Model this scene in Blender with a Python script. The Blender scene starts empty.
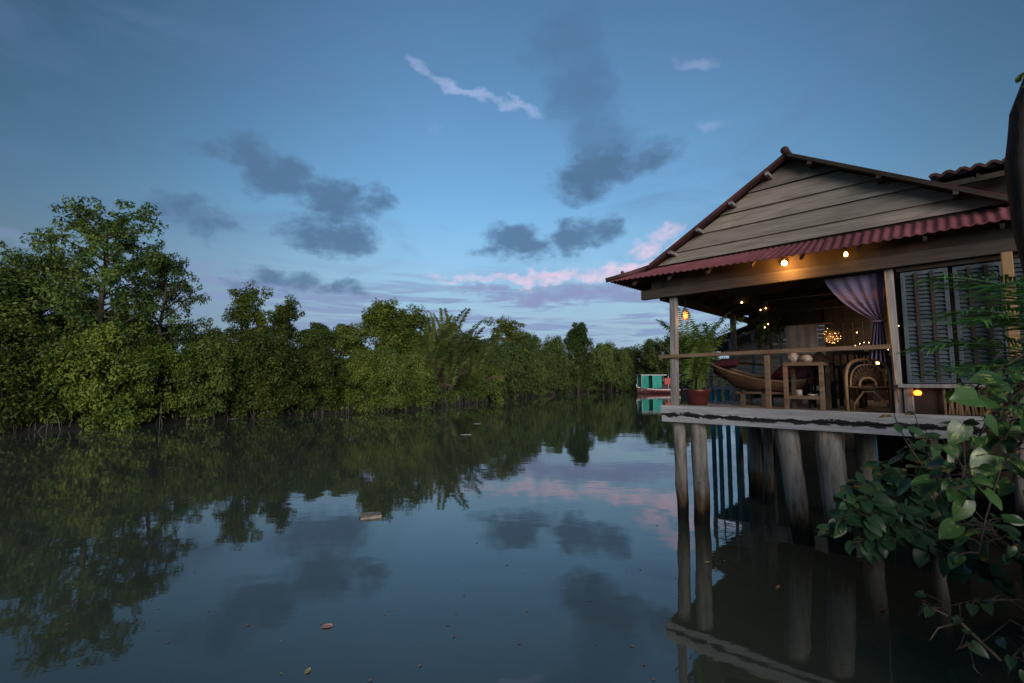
import bpy, math, random
import numpy as np
from mathutils import Vector, Matrix
rng = np.random.default_rng(7)
random.seed(7)
PI = math.pi
sc = bpy.context.scene
COL = sc.collection

# ------------------------------------------------------------------ helpers
class MB:
    """collects shapes, builds ONE mesh object"""
    def __init__(s): s.v = []; s.f = []; s.sm = []; s.mi = []
    def add(s, v, f, smooth=False, mi=0):
        o = len(s.v); s.v += [tuple(p) for p in v]
        s.f += [tuple(i + o for i in q) for q in f]; s.sm += [smooth] * len(f); s.mi += [mi] * len(f)
    def box(s, a, b, mi=0, jit=0.0):
        (x0, y0, z0), (x1, y1, z1) = a, b
        v = [(x0,y0,z0),(x1,y0,z0),(x1,y1,z0),(x0,y1,z0),(x0,y0,z1),(x1,y0,z1),(x1,y1,z1),(x0,y1,z1)]
        if jit: v = [tuple(c + random.uniform(-jit, jit) for c in p) for p in v]
        s.add(v, [(3,2,1,0),(4,5,6,7),(0,1,5,4),(1,2,6,5),(2,3,7,6),(3,0,4,7)], mi=mi)
    def bar(s, p, q, w, h, up=(0,0,1), mi=0):
        p = Vector(p); q = Vector(q); d = (q - p).normalized(); r = d.cross(Vector(up))
        if r.length < 1e-4: r = d.cross(Vector((1,0,0)))
        r.normalize(); u = r.cross(d).normalized()
        v = []
        for c in (p, q):
            for a, b in ((-1,-1),(1,-1),(1,1),(-1,1)): v.append(c + r*(a*w/2) + u*(b*h/2))
        s.add(v, [(3,2,1,0),(4,5,6,7),(0,1,5,4),(1,2,6,5),(2,3,7,6),(3,0,4,7)], mi=mi)
    def tube(s, pts, rad, n=8, cap=True, mi=0, wob=0.0):
        pts = [Vector(p) for p in pts]; m = len(pts)
        if not hasattr(rad, '__len__'): rad = [rad] * m
        v = []; prev = None
        for i in range(m):
            d = (pts[min(i+1, m-1)] - pts[max(i-1, 0)]).normalized()
            if prev is None:
                a = Vector((0,0,1)) if abs(d.z) < .9 else Vector((1,0,0))
                r = d.cross(a).normalized()
            else:
                r = (prev - d * prev.dot(d)).normalized()
            prev = r; u = d.cross(r)
            for k in range(n):
                t = 2*PI*k/n; rr = rad[i] * (1 + (random.uniform(-wob, wob) if wob else 0))
                v.append(pts[i] + (r*math.cos(t) + u*math.sin(t)) * rr)
        f = [(i*n+k, i*n+(k+1) % n, (i+1)*n+(k+1) % n, (i+1)*n+k) for i in range(m-1) for k in range(n)]
        if cap: f += [tuple(range(n))[::-1], tuple((m-1)*n + k for k in range(n))]
        s.add(v, f, True, mi)
    def lathe(s, prof, c=(0,0,0), n=20, mi=0, sx=1, sy=1):
        v = []; m = len(prof)
        for r, z in prof:
            for k in range(n):
                t = 2*PI*k/n; v.append((c[0] + r*math.cos(t)*sx, c[1] + r*math.sin(t)*sy, c[2] + z))
        f = [(i*n+k, i*n+(k+1) % n, (i+1)*n+(k+1) % n, (i+1)*n+k) for i in range(m-1) for k in range(n)]
        s.add(v, f, True, mi)
    def grid(s, P, smooth=True, mi=0):
        """P[i][j] points"""
        a = len(P); b = len(P[0]); v = [p for row in P for p in row]
        s.add(v, [(i*b+j, i*b+j+1, (i+1)*b+j+1, (i+1)*b+j) for i in range(a-1) for j in range(b-1)], smooth, mi)
    def sheet(s, P, t, mi=0, smooth=True):
        """a grid with thickness t (normal offset) and closed edges"""
        a = len(P); b = len(P[0]); G = [[Vector(p) for p in row] for row in P]; Q = []
        for i in range(a):
            row = []
            for j in range(b):
                du = G[min(i+1,a-1)][j] - G[max(i-1,0)][j]; dv = G[i][min(j+1,b-1)] - G[i][max(j-1,0)]
                nn = du.cross(dv); nn = nn.normalized() if nn.length > 1e-9 else Vector((0,0,1))
                row.append(G[i][j] - nn*t)
            Q.append(row)
        v = [p for r in G for p in r] + [p for r in Q for p in r]; o = a*b
        f = []
        for i in range(a-1):
            for j in range(b-1):
                q = (i*b+j, i*b+j+1, (i+1)*b+j+1, (i+1)*b+j); f.append(q); f.append(tuple(x+o for x in q[::-1]))
        s.add(v, f, smooth, mi)
        e = []
        for j in range(b-1): e += [(j+1, j, j+o, j+1+o), ((a-1)*b+j, (a-1)*b+j+1, (a-1)*b+j+1+o, (a-1)*b+j+o)]
        for i in range(a-1): e += [(i*b, (i+1)*b, (i+1)*b+o, i*b+o), ((i+1)*b+b-1, i*b+b-1, i*b+b-1+o, (i+1)*b+b-1+o)]
        s.add(v, e, False, mi)
    def build(s, name, mat, parent=None, bevel=0):
        me = bpy.data.meshes.new(name); me.from_pydata([tuple(p) for p in s.v], [], s.f)
        me.polygons.foreach_set('use_smooth', s.sm)
        for m in (mat if isinstance(mat, (list, tuple)) else [mat]): me.materials.append(m)
        me.polygons.foreach_set('material_index', s.mi); me.update()
        o = bpy.data.objects.new(name, me); COL.objects.link(o)
        if parent is not None: o.parent = parent
        if bevel:
            b = o.modifiers.new('bevel', 'BEVEL'); b.width = bevel; b.segments = 2; b.limit_method = 'ANGLE'
        return o

def tag(o, label=None, cat=None, group=None, kind=None):
    if label: o['label'] = label
    if cat: o['category'] = cat
    if group: o['group'] = group
    if kind: o['kind'] = kind
    return o
def empty(name, loc=(0,0,0), rz=0.0, label=None, cat=None, group=None):
    o = bpy.data.objects.new(name, None); COL.objects.link(o); o.location = loc; o.rotation_euler = (0,0,rz)
    o.empty_display_size = .2
    return tag(o, label, cat, group)
def copy_tree(o, parent=None):
    c = o.copy(); COL.objects.link(c)
    if parent is not None: c.parent = parent
    for ch in list(o.children): copy_tree(ch, c)
    return c

# ------------------------------------------------------------------ materials
def nt(name):
    m = bpy.data.materials.new(name); m.use_nodes = True
    return m, m.node_tree.nodes, m.node_tree.links, m.node_tree.nodes['Principled BSDF']
def rgb(c): return (c[0], c[1], c[2], 1)
def mat(name, c1, c2=None, scale=(4,4,4), rough=.7, bump=.0, detail=6, c3=None, spec=.3, island=0.0, metal=0.0, lo=.35, hi=.65):
    """noise mix of two (three) colours, optional bump and per-piece variation"""
    m, N, L, b = nt(name)
    b.inputs['Roughness'].default_value = rough; b.inputs['Specular IOR Level'].default_value = spec
    b.inputs['Metallic'].default_value = metal
    tc = N.new('ShaderNodeTexCoord'); mp = N.new('ShaderNodeMapping'); mp.inputs['Scale'].default_value = scale
    L.new(tc.outputs['Object'], mp.inputs['Vector'])
    no = N.new('ShaderNodeTexNoise'); no.inputs['Scale'].default_value = 1; no.inputs['Detail'].default_value = detail; no.inputs['Roughness'].default_value = .65
    L.new(mp.outputs['Vector'], no.inputs['Vector'])
    r = N.new('ShaderNodeValToRGB'); e = r.color_ramp.elements
    c2 = c2 or tuple(x*.7 for x in c1)
    e[0].position = lo; e[0].color = rgb(c1); e[1].position = hi; e[1].color = rgb(c2)
    if c3: k = e.new((lo+hi)/2); k.color = rgb(c3)
    L.new(no.outputs['Fac'], r.inputs['Fac']); out = r.outputs['Color']
    if island:
        g = N.new('ShaderNodeNewGeometry'); mm = N.new('ShaderNodeMapRange')
        mm.inputs['To Min'].default_value = 1-island; mm.inputs['To Max'].default_value = 1+island
        L.new(g.outputs['Random Per Island'], mm.inputs['Value'])
        mx = N.new('ShaderNodeMix'); mx.data_type = 'RGBA'; mx.blend_type = 'MULTIPLY'; mx.inputs[0].default_value = 1
        L.new(out, mx.inputs[6]); L.new(mm.outputs['Result'], mx.inputs[7]); out = mx.outputs[2]
    L.new(out, b.inputs['Base Color'])
    if bump:
        bp = N.new('ShaderNodeBump'); bp.inputs['Strength'].default_value = bump; bp.inputs['Distance'].default_value = .02
        L.new(no.outputs['Fac'], bp.inputs['Height']); L.new(bp.outputs['Normal'], b.inputs['Normal'])
    return m
def emit(name, c, s):
    m, N, L, b = nt(name); b.inputs['Base Color'].default_value = rgb(c); b.inputs['Emission Color'].default_value = rgb(c)
    b.inputs['Emission Strength'].default_value = s; return m
def leafmat(name, cols, trans=.25, rough=.55, spec=.25, var=.42, spot=None):
    """leaf colour picked per leaf, modulated by a slow noise; thin translucency"""
    m, N, L, b = nt(name); b.inputs['Roughness'].default_value = rough; b.inputs['Specular IOR Level'].default_value = spec
    g = N.new('ShaderNodeNewGeometry'); r = N.new('ShaderNodeValToRGB'); e = r.color_ramp.elements
    e[0].color = rgb(cols[0]); e[1].color = rgb(cols[-1])
    for i, c in enumerate(cols[1:-1]): k = e.new((i+1)/(len(cols)-1)); k.color = rgb(c)
    tc = N.new('ShaderNodeTexCoord'); no = N.new('ShaderNodeTexNoise'); no.inputs['Scale'].default_value = .55; no.inputs['Detail'].default_value = 3
    oi = N.new('ShaderNodeObjectInfo'); va = N.new('ShaderNodeVectorMath'); va.operation = 'ADD'
    L.new(tc.outputs['Object'], va.inputs[0]); L.new(oi.outputs['Location'], va.inputs[1]); L.new(va.outputs['Vector'], no.inputs['Vector'])
    ma = N.new('ShaderNodeMath'); ma.operation = 'MULTIPLY_ADD'; ma.inputs[1].default_value = .45
    mb = N.new('ShaderNodeMath'); mb.operation = 'MULTIPLY_ADD'; mb.inputs[1].default_value = 1.6; mb.inputs[2].default_value = -.52
    L.new(no.outputs['Fac'], mb.inputs[0]); L.new(g.outputs['Random Per Island'], ma.inputs[0]); L.new(mb.outputs[0], ma.inputs[2])
    L.new(ma.outputs[0], r.inputs['Fac'])
    hs = N.new('ShaderNodeHueSaturation'); mr = N.new('ShaderNodeMapRange'); mr.inputs['To Min'].default_value = 1-var; mr.inputs['To Max'].default_value = 1+var
    L.new(oi.outputs['Random'], mr.inputs['Value']); L.new(mr.outputs['Result'], hs.inputs['Value']); L.new(r.outputs['Color'], hs.inputs['Color'])
    L.new(hs.outputs['Color'], b.inputs['Base Color'])
    if trans:
        t = N.new('ShaderNodeBsdfTranslucent'); mx = N.new('ShaderNodeMixShader'); mx.inputs['Fac'].default_value = trans
        L.new(hs.outputs['Color'], t.inputs['Color']); L.new(b.outputs['BSDF'], mx.inputs[1]); L.new(t.outputs['BSDF'], mx.inputs[2])
        L.new(mx.outputs['Shader'], N['Material Output'].inputs['Surface'])
    return m

WOODX = (1.2, 14, 14); WOODZ = (14, 14, 1.2); WOODY = (14, 1.2, 14)
M = {}
M['board'] = mat('weathered gable board', (.16,.138,.112), (.335,.298,.25), (2.2,12,34), .8, .6, 8, island=.26, lo=.3, hi=.72)
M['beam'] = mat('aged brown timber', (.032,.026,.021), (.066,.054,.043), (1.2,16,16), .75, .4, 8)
M['post'] = mat('grey weathered post', (.14,.133,.13), (.30,.285,.28), WOODZ, .8, .5, 8)
M['rail'] = mat('brown rail wood', (.115,.075,.046), (.225,.155,.098), (2,18,18), .7, .4, 8)
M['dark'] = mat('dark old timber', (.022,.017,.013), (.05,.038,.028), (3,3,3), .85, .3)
M['ceil'] = mat('dark roof underside', (.020,.016,.013), (.045,.035,.028), (2,2,2), .9, .2)  # plain dark brown tone for the roof underside
M['roof'] = mat('red fibre cement roof', (.13,.045,.050), (.25,.092,.10), (3.5,3.5,3.5), .7, .25, 8, lo=.28, hi=.74, c3=(.185,.062,.07), island=.08)
M['roofdark'] = mat('weathered dark red tile', (.040,.022,.021), (.11,.042,.040), (2.5,2.5,2.5), .8, .3, 8, c3=(.065,.028,.027), island=.15)
M['plank'] = mat('worn deck planks', (.17,.145,.12), (.33,.30,.27), (3,14,14), .8, .4, 8, island=.15)
M['pile'] = mat('concrete and trunk pile', (.13,.11,.09), (.34,.31,.27), (9,9,2.2), .85, .6, 8)
M['wicker'] = mat('woven rattan', (.05,.028,.015), (.15,.085,.045), (30,30,60), .6, .8, 4)
M['cane'] = mat('cane pole', (.20,.12,.06), (.36,.24,.13), (8,8,3), .45, .1)
M['maroon'] = mat('maroon cushion cloth', (.035,.005,.010), (.075,.010,.020), (8,8,8), .9, .2)
M['bloom'] = mat('dark checked cloth', (.03,.02,.05), (.12,.07,.13), (30,30,30), .9, .1)
M['pot'] = mat('brick red glazed pot', (.055,.014,.012), (.105,.024,.021), (5,5,9), .35, .1, spec=.5)
M['teal'] = mat('teal painted pole', (.015,.16,.24), (.05,.30,.38), (6,6,3), .6, .2)
M['whitewood'] = mat('flaking white paint on wood', (.30,.29,.28), (.48,.46,.44), (6,6,6), .8, .2)
M['shutter'] = mat('blue grey shutter paint', (.040,.060,.073), (.078,.105,.122), (6,6,3), .6, .2)
M['cloth'] = mat('white cloth', (.52,.50,.50), (.66,.64,.62), (3,3,9), .95, .1)
M['mud'] = mat('wet bank mud', (.016,.013,.009), (.036,.029,.021), (.8,.8,.8), .8, .8, 8)
M['bark'] = mat('grey brown bark', (.045,.033,.025), (.12,.095,.075), (7,7,2), .9, 1.0, 8)
M['barkd'] = mat('dark bark', (.018,.013,.012), (.05,.037,.032), (10,10,2), .9, 1.0, 8)
M['stick'] = mat('pale dead twig', (.16,.14,.12), (.32,.29,.26), (9,9,9), .9, .1)
M['plaster'] = mat('ochre plaster', (.24,.145,.07), (.30,.19,.095), (4,4,4), .9, .2)
M['straw'] = mat('dry split bamboo', (.14,.09,.045), (.30,.20,.10), (40,40,2), .8, .3)
M['iron'] = mat('dark iron', (.02,.02,.02), (.05,.045,.04), (9,9,9), .5)
M['ceramic'] = mat('pale ceramic', (.28,.25,.21), (.38,.34,.29), (5,5,5), .3, spec=.5)
M['tarp'] = mat('teal tarpaulin', (.012,.22,.17), (.03,.32,.25), (1.2,1.2,.6), .55, .3)
M['hull'] = mat('dark painted hull', (.03,.012,.010), (.07,.02,.016), (2,2,2), .5)
M['red'] = mat('faded red paint', (.35,.06,.04), (.45,.09,.06), (4,4,4), .6)
M['white'] = mat('white paint', (.62,.60,.57), (.76,.74,.70), (4,4,4), .6)
M['bluecloth'] = mat('turquoise cloth', (.02,.20,.27), (.05,.34,.40), (14,14,14), .9, .3)
M['foam'] = mat('dirty foam board', (.15,.13,.10), (.30,.27,.22), (16,16,16), .9, .4)

def mat_fascia():
    """white painted board with torn dark strips where the paint has peeled"""
    m, N, L, b = nt('peeling white fascia'); b.inputs['Roughness'].default_value = .8; b.inputs['Specular IOR Level'].default_value = .25
    tc = N.new('ShaderNodeTexCoord'); sx = N.new('ShaderNodeSeparateXYZ'); L.new(tc.outputs['Object'], sx.inputs[0])
    def noise(sc_, det=8, rough=.65):
        mp = N.new('ShaderNodeMapping'); mp.inputs['Scale'].default_value = sc_; L.new(tc.outputs['Object'], mp.inputs['Vector'])
        n = N.new('ShaderNodeTexNoise'); n.inputs['Scale'].default_value = 1; n.inputs['Detail'].default_value = det; n.inputs['Roughness'].default_value = rough
        L.new(mp.outputs['Vector'], n.inputs['Vector']); return n.outputs['Fac']
    n1 = noise((5.0,5,11)); n2 = noise((1.5,8,40)); n3 = noise((1.1,3,3))
    def math_(op, a, bb, c=None):
        k = N.new('ShaderNodeMath'); k.operation = op
        for i, x in enumerate((a, bb, c)):
            if x is None: continue
            if isinstance(x, (int, float)): k.inputs[i].default_value = x
            else: L.new(x, k.inputs[i])
        return k.outputs[0]
    # distance from the seam of the two boards, wobbled
    d = math_('ABSOLUTE', math_('ADD', math_('SUBTRACT', sx.outputs['Z'], 1.895), math_('MULTIPLY_ADD', n3, .10, -.05)), 0)
    env = math_('SUBTRACT', 1.0, math_('DIVIDE', d, .058))
    k = math_('ADD', math_('MULTIPLY', env, .31), n1)
    r = N.new('ShaderNodeValToRGB'); e = r.color_ramp.elements; e[0].position = .61; e[0].color = (0,0,0,1); e[1].position = .65; e[1].color = (1,1,1,1); L.new(k, r.inputs['Fac'])
    w = N.new('ShaderNodeValToRGB'); e = w.color_ramp.elements; e[0].position = .3; e[0].color = (.27,.27,.275,1); e[1].position = .7; e[1].color = (.56,.56,.565,1); L.new(n2, w.inputs['Fac'])
    mx = N.new('ShaderNodeMix'); mx.data_type = 'RGBA'; L.new(r.outputs['Color'], mx.inputs[0]); L.new(w.outputs['Color'], mx.inputs[6]); mx.inputs[7].default_value = (.022,.02,.022,1)
    L.new(mx.outputs[2], b.inputs['Base Color'])
    bp = N.new('ShaderNodeBump'); bp.inputs['Strength'].default_value = .5; bp.inputs['Distance'].default_value = .01; bp.invert = True
    L.new(k, bp.inputs['Height']); L.new(bp.outputs['Normal'], b.inputs['Normal'])
    return m
M['fascia'] = mat_fascia()

def mat_pile():
    """pile: pale above, algae-dark wet band near the water"""
    m, N, L, b = nt('tide stained pile'); b.inputs['Roughness'].default_value = .8; b.inputs['Specular IOR Level'].default_value = .3
    g = N.new('ShaderNodeNewGeometry'); sx = N.new('ShaderNodeSeparateXYZ'); L.new(g.outputs['Position'], sx.inputs[0])
    mp = N.new('ShaderNodeMapping'); mp.inputs['Scale'].default_value = (10,10,2.0); L.new(g.outputs['Position'], mp.inputs['Vector'])
    n = N.new('ShaderNodeTexNoise'); n.inputs['Scale'].default_value = 1; n.inputs['Detail'].default_value = 8; n.inputs['Roughness'].default_value = .7; L.new(mp.outputs['Vector'], n.inputs['Vector'])
    w = N.new('ShaderNodeValToRGB'); e = w.color_ramp.elements; e[0].position = .32; e[0].color = (.12,.105,.092,1); e[1].position = .68; e[1].color = (.40,.37,.33,1); L.new(n.outputs['Fac'], w.inputs['Fac'])
    ad = N.new('ShaderNodeMath'); ad.operation = 'MULTIPLY_ADD'; ad.inputs[1].default_value = .7; L.new(n.outputs['Fac'], ad.inputs[0]); L.new(sx.outputs['Z'], ad.inputs[2])
    t = N.new('ShaderNodeMapRange'); t.inputs['From Min'].default_value = .58; t.inputs['From Max'].default_value = 1.05; L.new(ad.outputs[0], t.inputs['Value'])
    r = N.new('ShaderNodeValToRGB'); e = r.color_ramp.elements; e[0].position = 0; e[0].color = (.045,.040,.027,1); e[1].position = 1; e[1].color = (1,1,1,1); k = e.new(.5); k.color = (.50,.37,.24,1); L.new(t.outputs['Result'], r.inputs['Fac'])
    mx = N.new('ShaderNodeMix'); mx.data_type = 'RGBA'; mx.blend_type = 'MULTIPLY'; mx.inputs[0].default_value = 1; L.new(w.outputs['Color'], mx.inputs[6]); L.new(r.outputs['Color'], mx.inputs[7]); L.new(mx.outputs[2], b.inputs['Base Color'])
    bp = N.new('ShaderNodeBump'); bp.inputs['Strength'].default_value = .7; bp.inputs['Distance'].default_value = .03; L.new(n.outputs['Fac'], bp.inputs['Height']); L.new(bp.outputs['Normal'], b.inputs['Normal'])
    return m
M['tidepile'] = mat_pile()

def mat_curtain():
    m, N, L, b = nt('purple checked curtain cloth'); b.inputs['Roughness'].default_value = .95; b.inputs['Specular IOR Level'].default_value = .1
    tc = N.new('ShaderNodeTexCoord'); mp = N.new('ShaderNodeMapping'); mp.inputs['Scale'].default_value = (60,60,60); L.new(tc.outputs['Object'], mp.inputs['Vector'])
    ck = N.new('ShaderNodeTexChecker'); ck.inputs['Scale'].default_value = 1; ck.inputs['Color1'].default_value = (.18,.15,.235,1); ck.inputs['Color2'].default_value = (.10,.075,.13,1)
    L.new(mp.outputs['Vector'], ck.inputs['Vector']); L.new(ck.outputs['Color'], b.inputs['Base Color']); return m
M['curtain'] = mat_curtain()

def mat_variegated(name, g1, g2, yel, amount):
    """leaf with pale blotches that follow the leaf (UV free: per-leaf island random + object noise)"""
    m, N, L, b = nt(name); b.inputs['Roughness'].default_value = .38; b.inputs['Specular IOR Level'].default_value = .45
    g = N.new('ShaderNodeNewGeometry'); tc = N.new('ShaderNodeTexCoord')
    at = N.new('ShaderNodeAttribute'); at.attribute_name = 'leafuv'
    sep = N.new('ShaderNodeSeparateXYZ'); L.new(at.outputs['Vector'], sep.inputs[0])
    no = N.new('ShaderNodeTexNoise'); no.inputs['Scale'].default_value = 9; no.inputs['Detail'].default_value = 4; L.new(tc.outputs['Object'], no.inputs['Vector'])
    # streaks fan out from the midrib
    wv = N.new('ShaderNodeTexNoise'); wv.inputs['Scale'].default_value = 1; wv.inputs['Detail'].default_value = 3
    mp = N.new('ShaderNodeCombineXYZ')
    m1 = N.new('ShaderNodeMath'); m1.operation = 'MULTIPLY_ADD'; m1.inputs[1].default_value = 5.0
    m2 = N.new('ShaderNodeMath'); m2.operation = 'ABSOLUTE'; L.new(sep.outputs['X'], m2.inputs[0])
    m3 = N.new('ShaderNodeMath'); m3.operation = 'MULTIPLY'; m3.inputs[1].default_value = 2.0; L.new(m2.outputs[0], m3.inputs[0])
    m4 = N.new('ShaderNodeMath'); m4.operation = 'SUBTRACT'; L.new(sep.outputs['Y'], m4.inputs[0]); L.new(m2.outputs[0], m4.inputs[1])
    L.new(m4.outputs[0], m1.inputs[0]); 
    m5 = N.new('ShaderNodeMath'); m5.operation = 'MULTIPLY'; m5.inputs[1].default_value = 60; L.new(g.outputs['Random Per Island'], m5.inputs[0]); L.new(m5.outputs[0], m1.inputs[2])
    L.new(m1.outputs[0], mp.inputs[0]); L.new(m3.outputs[0], mp.inputs[1]); L.new(m5.outputs[0], mp.inputs[2]); L.new(mp.outputs[0], wv.inputs['Vector'])
    r = N.new('ShaderNodeValToRGB'); e = r.color_ramp.elements; e[0].position = amount; e[0].color = (0,0,0,1); e[1].position = amount+.12; e[1].color = (1,1,1,1); L.new(wv.outputs['Fac'], r.inputs['Fac'])
    gr = N.new('ShaderNodeMix'); gr.data_type = 'RGBA'; L.new(g.outputs['Random Per Island'], gr.inputs[0]); gr.inputs[6].default_value = rgb(g1); gr.inputs[7].default_value = rgb(g2)
    mx = N.new('ShaderNodeMix'); mx.data_type = 'RGBA'; L.new(r.outputs['Color'], mx.inputs[0]); L.new(gr.outputs[2], mx.inputs[6]); mx.inputs[7].default_value = rgb(yel)
    L.new(mx.outputs[2], b.inputs['Base Color'])
    # vein bump
    sn = N.new('ShaderNodeMath'); sn.operation = 'SINE'; mm = N.new('ShaderNodeMath'); mm.operation = 'MULTIPLY'; mm.inputs[1].default_value = 48; L.new(m4.outputs[0], mm.inputs[0]); L.new(mm.outputs[0], sn.inputs[0])
    bp = N.new('ShaderNodeBump'); bp.inputs['Strength'].default_value = .07; bp.inputs['Distance'].default_value = .003; L.new(sn.outputs[0], bp.inputs['Height']); L.new(bp.outputs['Normal'], b.inputs['Normal'])
    t = N.new('ShaderNodeBsdfTranslucent'); ms = N.new('ShaderNodeMixShader'); ms.inputs['Fac'].default_value = .2
    L.new(mx.outputs[2], t.inputs['Color']); L.new(b.outputs['BSDF'], ms.inputs[1]); L.new(t.outputs['BSDF'], ms.inputs[2]); L.new(ms.outputs['Shader'], N['Material Output'].inputs['Surface'])
    return m
M['pothos'] = mat_variegated('variegated vine leaf', (.024,.066,.016), (.050,.110,.026), (.32,.36,.10), .61)
M['shrub'] = mat_variegated('sea hibiscus leaf', (.026,.078,.032), (.054,.125,.050), (.12,.17,.035), .62)
M['weed'] = mat_variegated('shade darkened weed leaf', (.014,.034,.014), (.026,.055,.022), (.06,.07,.02), .66)  # shrub leaf with the corner's shade put into a darker colour
M['leafA'] = leafmat('mangrove leaf', [(.030,.055,.012), (.065,.105,.016), (.115,.150,.020), (.17,.185,.032)])
M['leafB'] = leafmat('dark tree leaf', [(.022,.046,.012), (.045,.084,.018), (.080,.125,.022), (.115,.15,.03)])
M['leafC'] = leafmat('yellow green leaf', [(.036,.062,.013), (.070,.110,.019), (.110,.148,.027), (.155,.178,.04)])
M['leafF'] = leafmat('far leaf', [(.028,.056,.017), (.060,.100,.026), (.105,.145,.034), (.145,.165,.046)], var=.2)
M['nipa'] = leafmat('nipa palm leaflet', [(.035,.060,.016), (.070,.105,.025), (.115,.140,.035), (.16,.165,.06)], var=.15)
M['nipadead'] = leafmat('dry palm leaflet', [(.07,.045,.030), (.13,.085,.06), (.19,.13,.10), (.22,.17,.14)], var=.1)
M['areca'] = leafmat('areca leaflet', [(.035,.10,.032), (.06,.16,.045), (.09,.21,.05), (.13,.25,.06)], trans=.2, rough=.4, spec=.4, var=.05)
M['potpalm'] = leafmat('potted palm leaflet', [(.040,.090,.022), (.075,.14,.030), (.12,.18,.04), (.16,.20,.05)], var=.05)
M['drift'] = leafmat('fallen leaf', [(.25,.18,.05), (.30,.10,.03), (.28,.22,.12), (.22,.25,.10)], trans=0, var=.2)

# ------------------------------------------------------------------ camera
cam = bpy.data.cameras.new('camera'); co = bpy.data.objects.new('camera', cam); COL.objects.link(co)
co.location = (0, 0, 2.5); co.rotation_euler = (PI/2 + math.atan(40/473), 0, 0)
cam.sensor_width = 36; cam.lens = 473/1024*36; cam.clip_start = .05; cam.clip_end = 3000
cam.dof.use_dof = True; cam.dof.focus_distance = 11; cam.dof.aperture_fstop = 2.8
sc.camera = co

# ------------------------------------------------------------------ sky
SUN_EL, SUN_AZ = math.radians(8.0), math.radians(172)      # sun azimuth measured from +Y towards +X: behind the camera
w = bpy.data.worlds.new('World'); sc.world = w; w.use_nodes = True
N = w.node_tree.nodes; L = w.node_tree.links
bg = N['Background']
sky = N.new('ShaderNodeTexSky'); sky.sky_type = 'NISHITA'; sky.sun_disc = False
sky.sun_elevation = SUN_EL; sky.sun_rotation = SUN_AZ; sky.air_density = 1.0; sky.dust_density = .6; sky.ozone_density = 3.0
tc = N.new('ShaderNodeTexCoord'); V = tc.outputs['Generated']
def wm(op, *a):
    k = N.new('ShaderNodeMath'); k.operation = op
    for i, x in enumerate(a):
        if isinstance(x, (int, float)): k.inputs[i].default_value = x
        else: L.new(x, k.inputs[i])
    return k.outputs[0]
def wclamp(x): 
    k = N.new('ShaderNodeClamp'); L.new(x, k.inputs[0]); return k.outputs[0]
def wmix(fac, a, b, blend='MIX'):
    k = N.new('ShaderNodeMix'); k.data_type = 'RGBA'; k.blend_type = blend
    for s_, x in ((0, fac), (6, a), (7, b)):
        if isinstance(x, (int, float)): k.inputs[s_].default_value = x
        elif isinstance(x, tuple): k.inputs[s_].default_value = rgb(x)
        else: L.new(x, k.inputs[s_])
    return k.outputs[2]
def wnoise(scale, det=6, rough=.6, dist=0.0):
    mp = N.new('ShaderNodeMapping'); mp.inputs['Scale'].default_value = scale; L.new(V, mp.inputs['Vector'])
    n = N.new('ShaderNodeTexNoise'); n.inputs['Scale'].default_value = 1; n.inputs['Detail'].default_value = det; n.inputs['Roughness'].default_value = rough; n.inputs['Distortion'].default_value = dist
    L.new(mp.outputs['Vector'], n.inputs['Vector']); return n
sp = N.new('ShaderNodeSeparateXYZ'); L.new(V, sp.inputs[0])
AZ = wm('MULTIPLY', wm('ARCTAN2', sp.outputs['X'], sp.outputs['Y']), 180/PI)
EL = wm('MULTIPLY', wm('ARCSINE', sp.outputs['Z']), 180/PI)
SKYGAIN = (1.0, 1.0, 1.0)
base = wmix(1.0, sky.outputs['Color'], SKYGAIN, 'MULTIPLY')
SKYREF = base
# wobble for cloud outlines
nw = wnoise((9, 9, 13), 5, .6); sw = N.new('ShaderNodeSeparateColor'); L.new(nw.outputs['Color'], sw.inputs[0])
AZW = wm('ADD', AZ, wm('MULTIPLY_ADD', sw.outputs[0], 9, -4.5))
ELW = wm('ADD', EL, wm('MULTIPLY_ADD', sw.outputs[1], 6, -3.0))
fluff = wnoise((16, 16, 26), 8, .62).outputs['Fac']
fine = wnoise((34, 34, 60), 6, .6).outputs['Fac']
streak = wnoise((5, 5, 60), 6, .6, .6).outputs['Fac']
def cloud(blobs, lo, hi, tex, amp, wob=True):
    """union of soft ellipses (az, el, half-width, half-height, tilt degrees, weight) broken up by noise"""
    tot = None
    for az, el, a, b_, ti, wt in blobs:
        c, s_ = math.cos(math.radians(ti)), math.sin(math.radians(ti))
        dx = wm('SUBTRACT', AZW if wob else AZ, az); dy = wm('SUBTRACT', ELW if wob else EL, el)
        p = wm('DIVIDE', wm('ADD', wm('MULTIPLY', dx, c), wm('MULTIPLY', dy, s_)), a)
        q = wm('DIVIDE', wm('SUBTRACT', wm('MULTIPLY', dy, c), wm('MULTIPLY', dx, s_)), b_)
        e = wm('MULTIPLY', wclamp(wm('SUBTRACT', 1.0, wm('ADD', wm('MULTIPLY', p, p), wm('MULTIPLY', q, q)))), wt)
        tot = e if tot is None else wm('MAXIMUM', tot, e)
    k = wm('ADD', tot, wm('MULTIPLY_ADD', tex, amp, -amp*.5))
    ed_ = N.new('ShaderNodeMapRange'); ed_.interpolation_type = 'SMOOTHSTEP'; L.new(tot, ed_.inputs['Value']); ed_.inputs['From Max'].default_value = .3
    mr = N.new('ShaderNodeMapRange'); mr.interpolation_type = 'SMOOTHSTEP'; L.new(k, mr.inputs['Value'])
    mr.inputs['From Min'].default_value = lo; mr.inputs['From Max'].default_value = hi
    return wm('MULTIPLY', mr.outputs['Result'], ed_.outputs['Result'])

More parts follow.
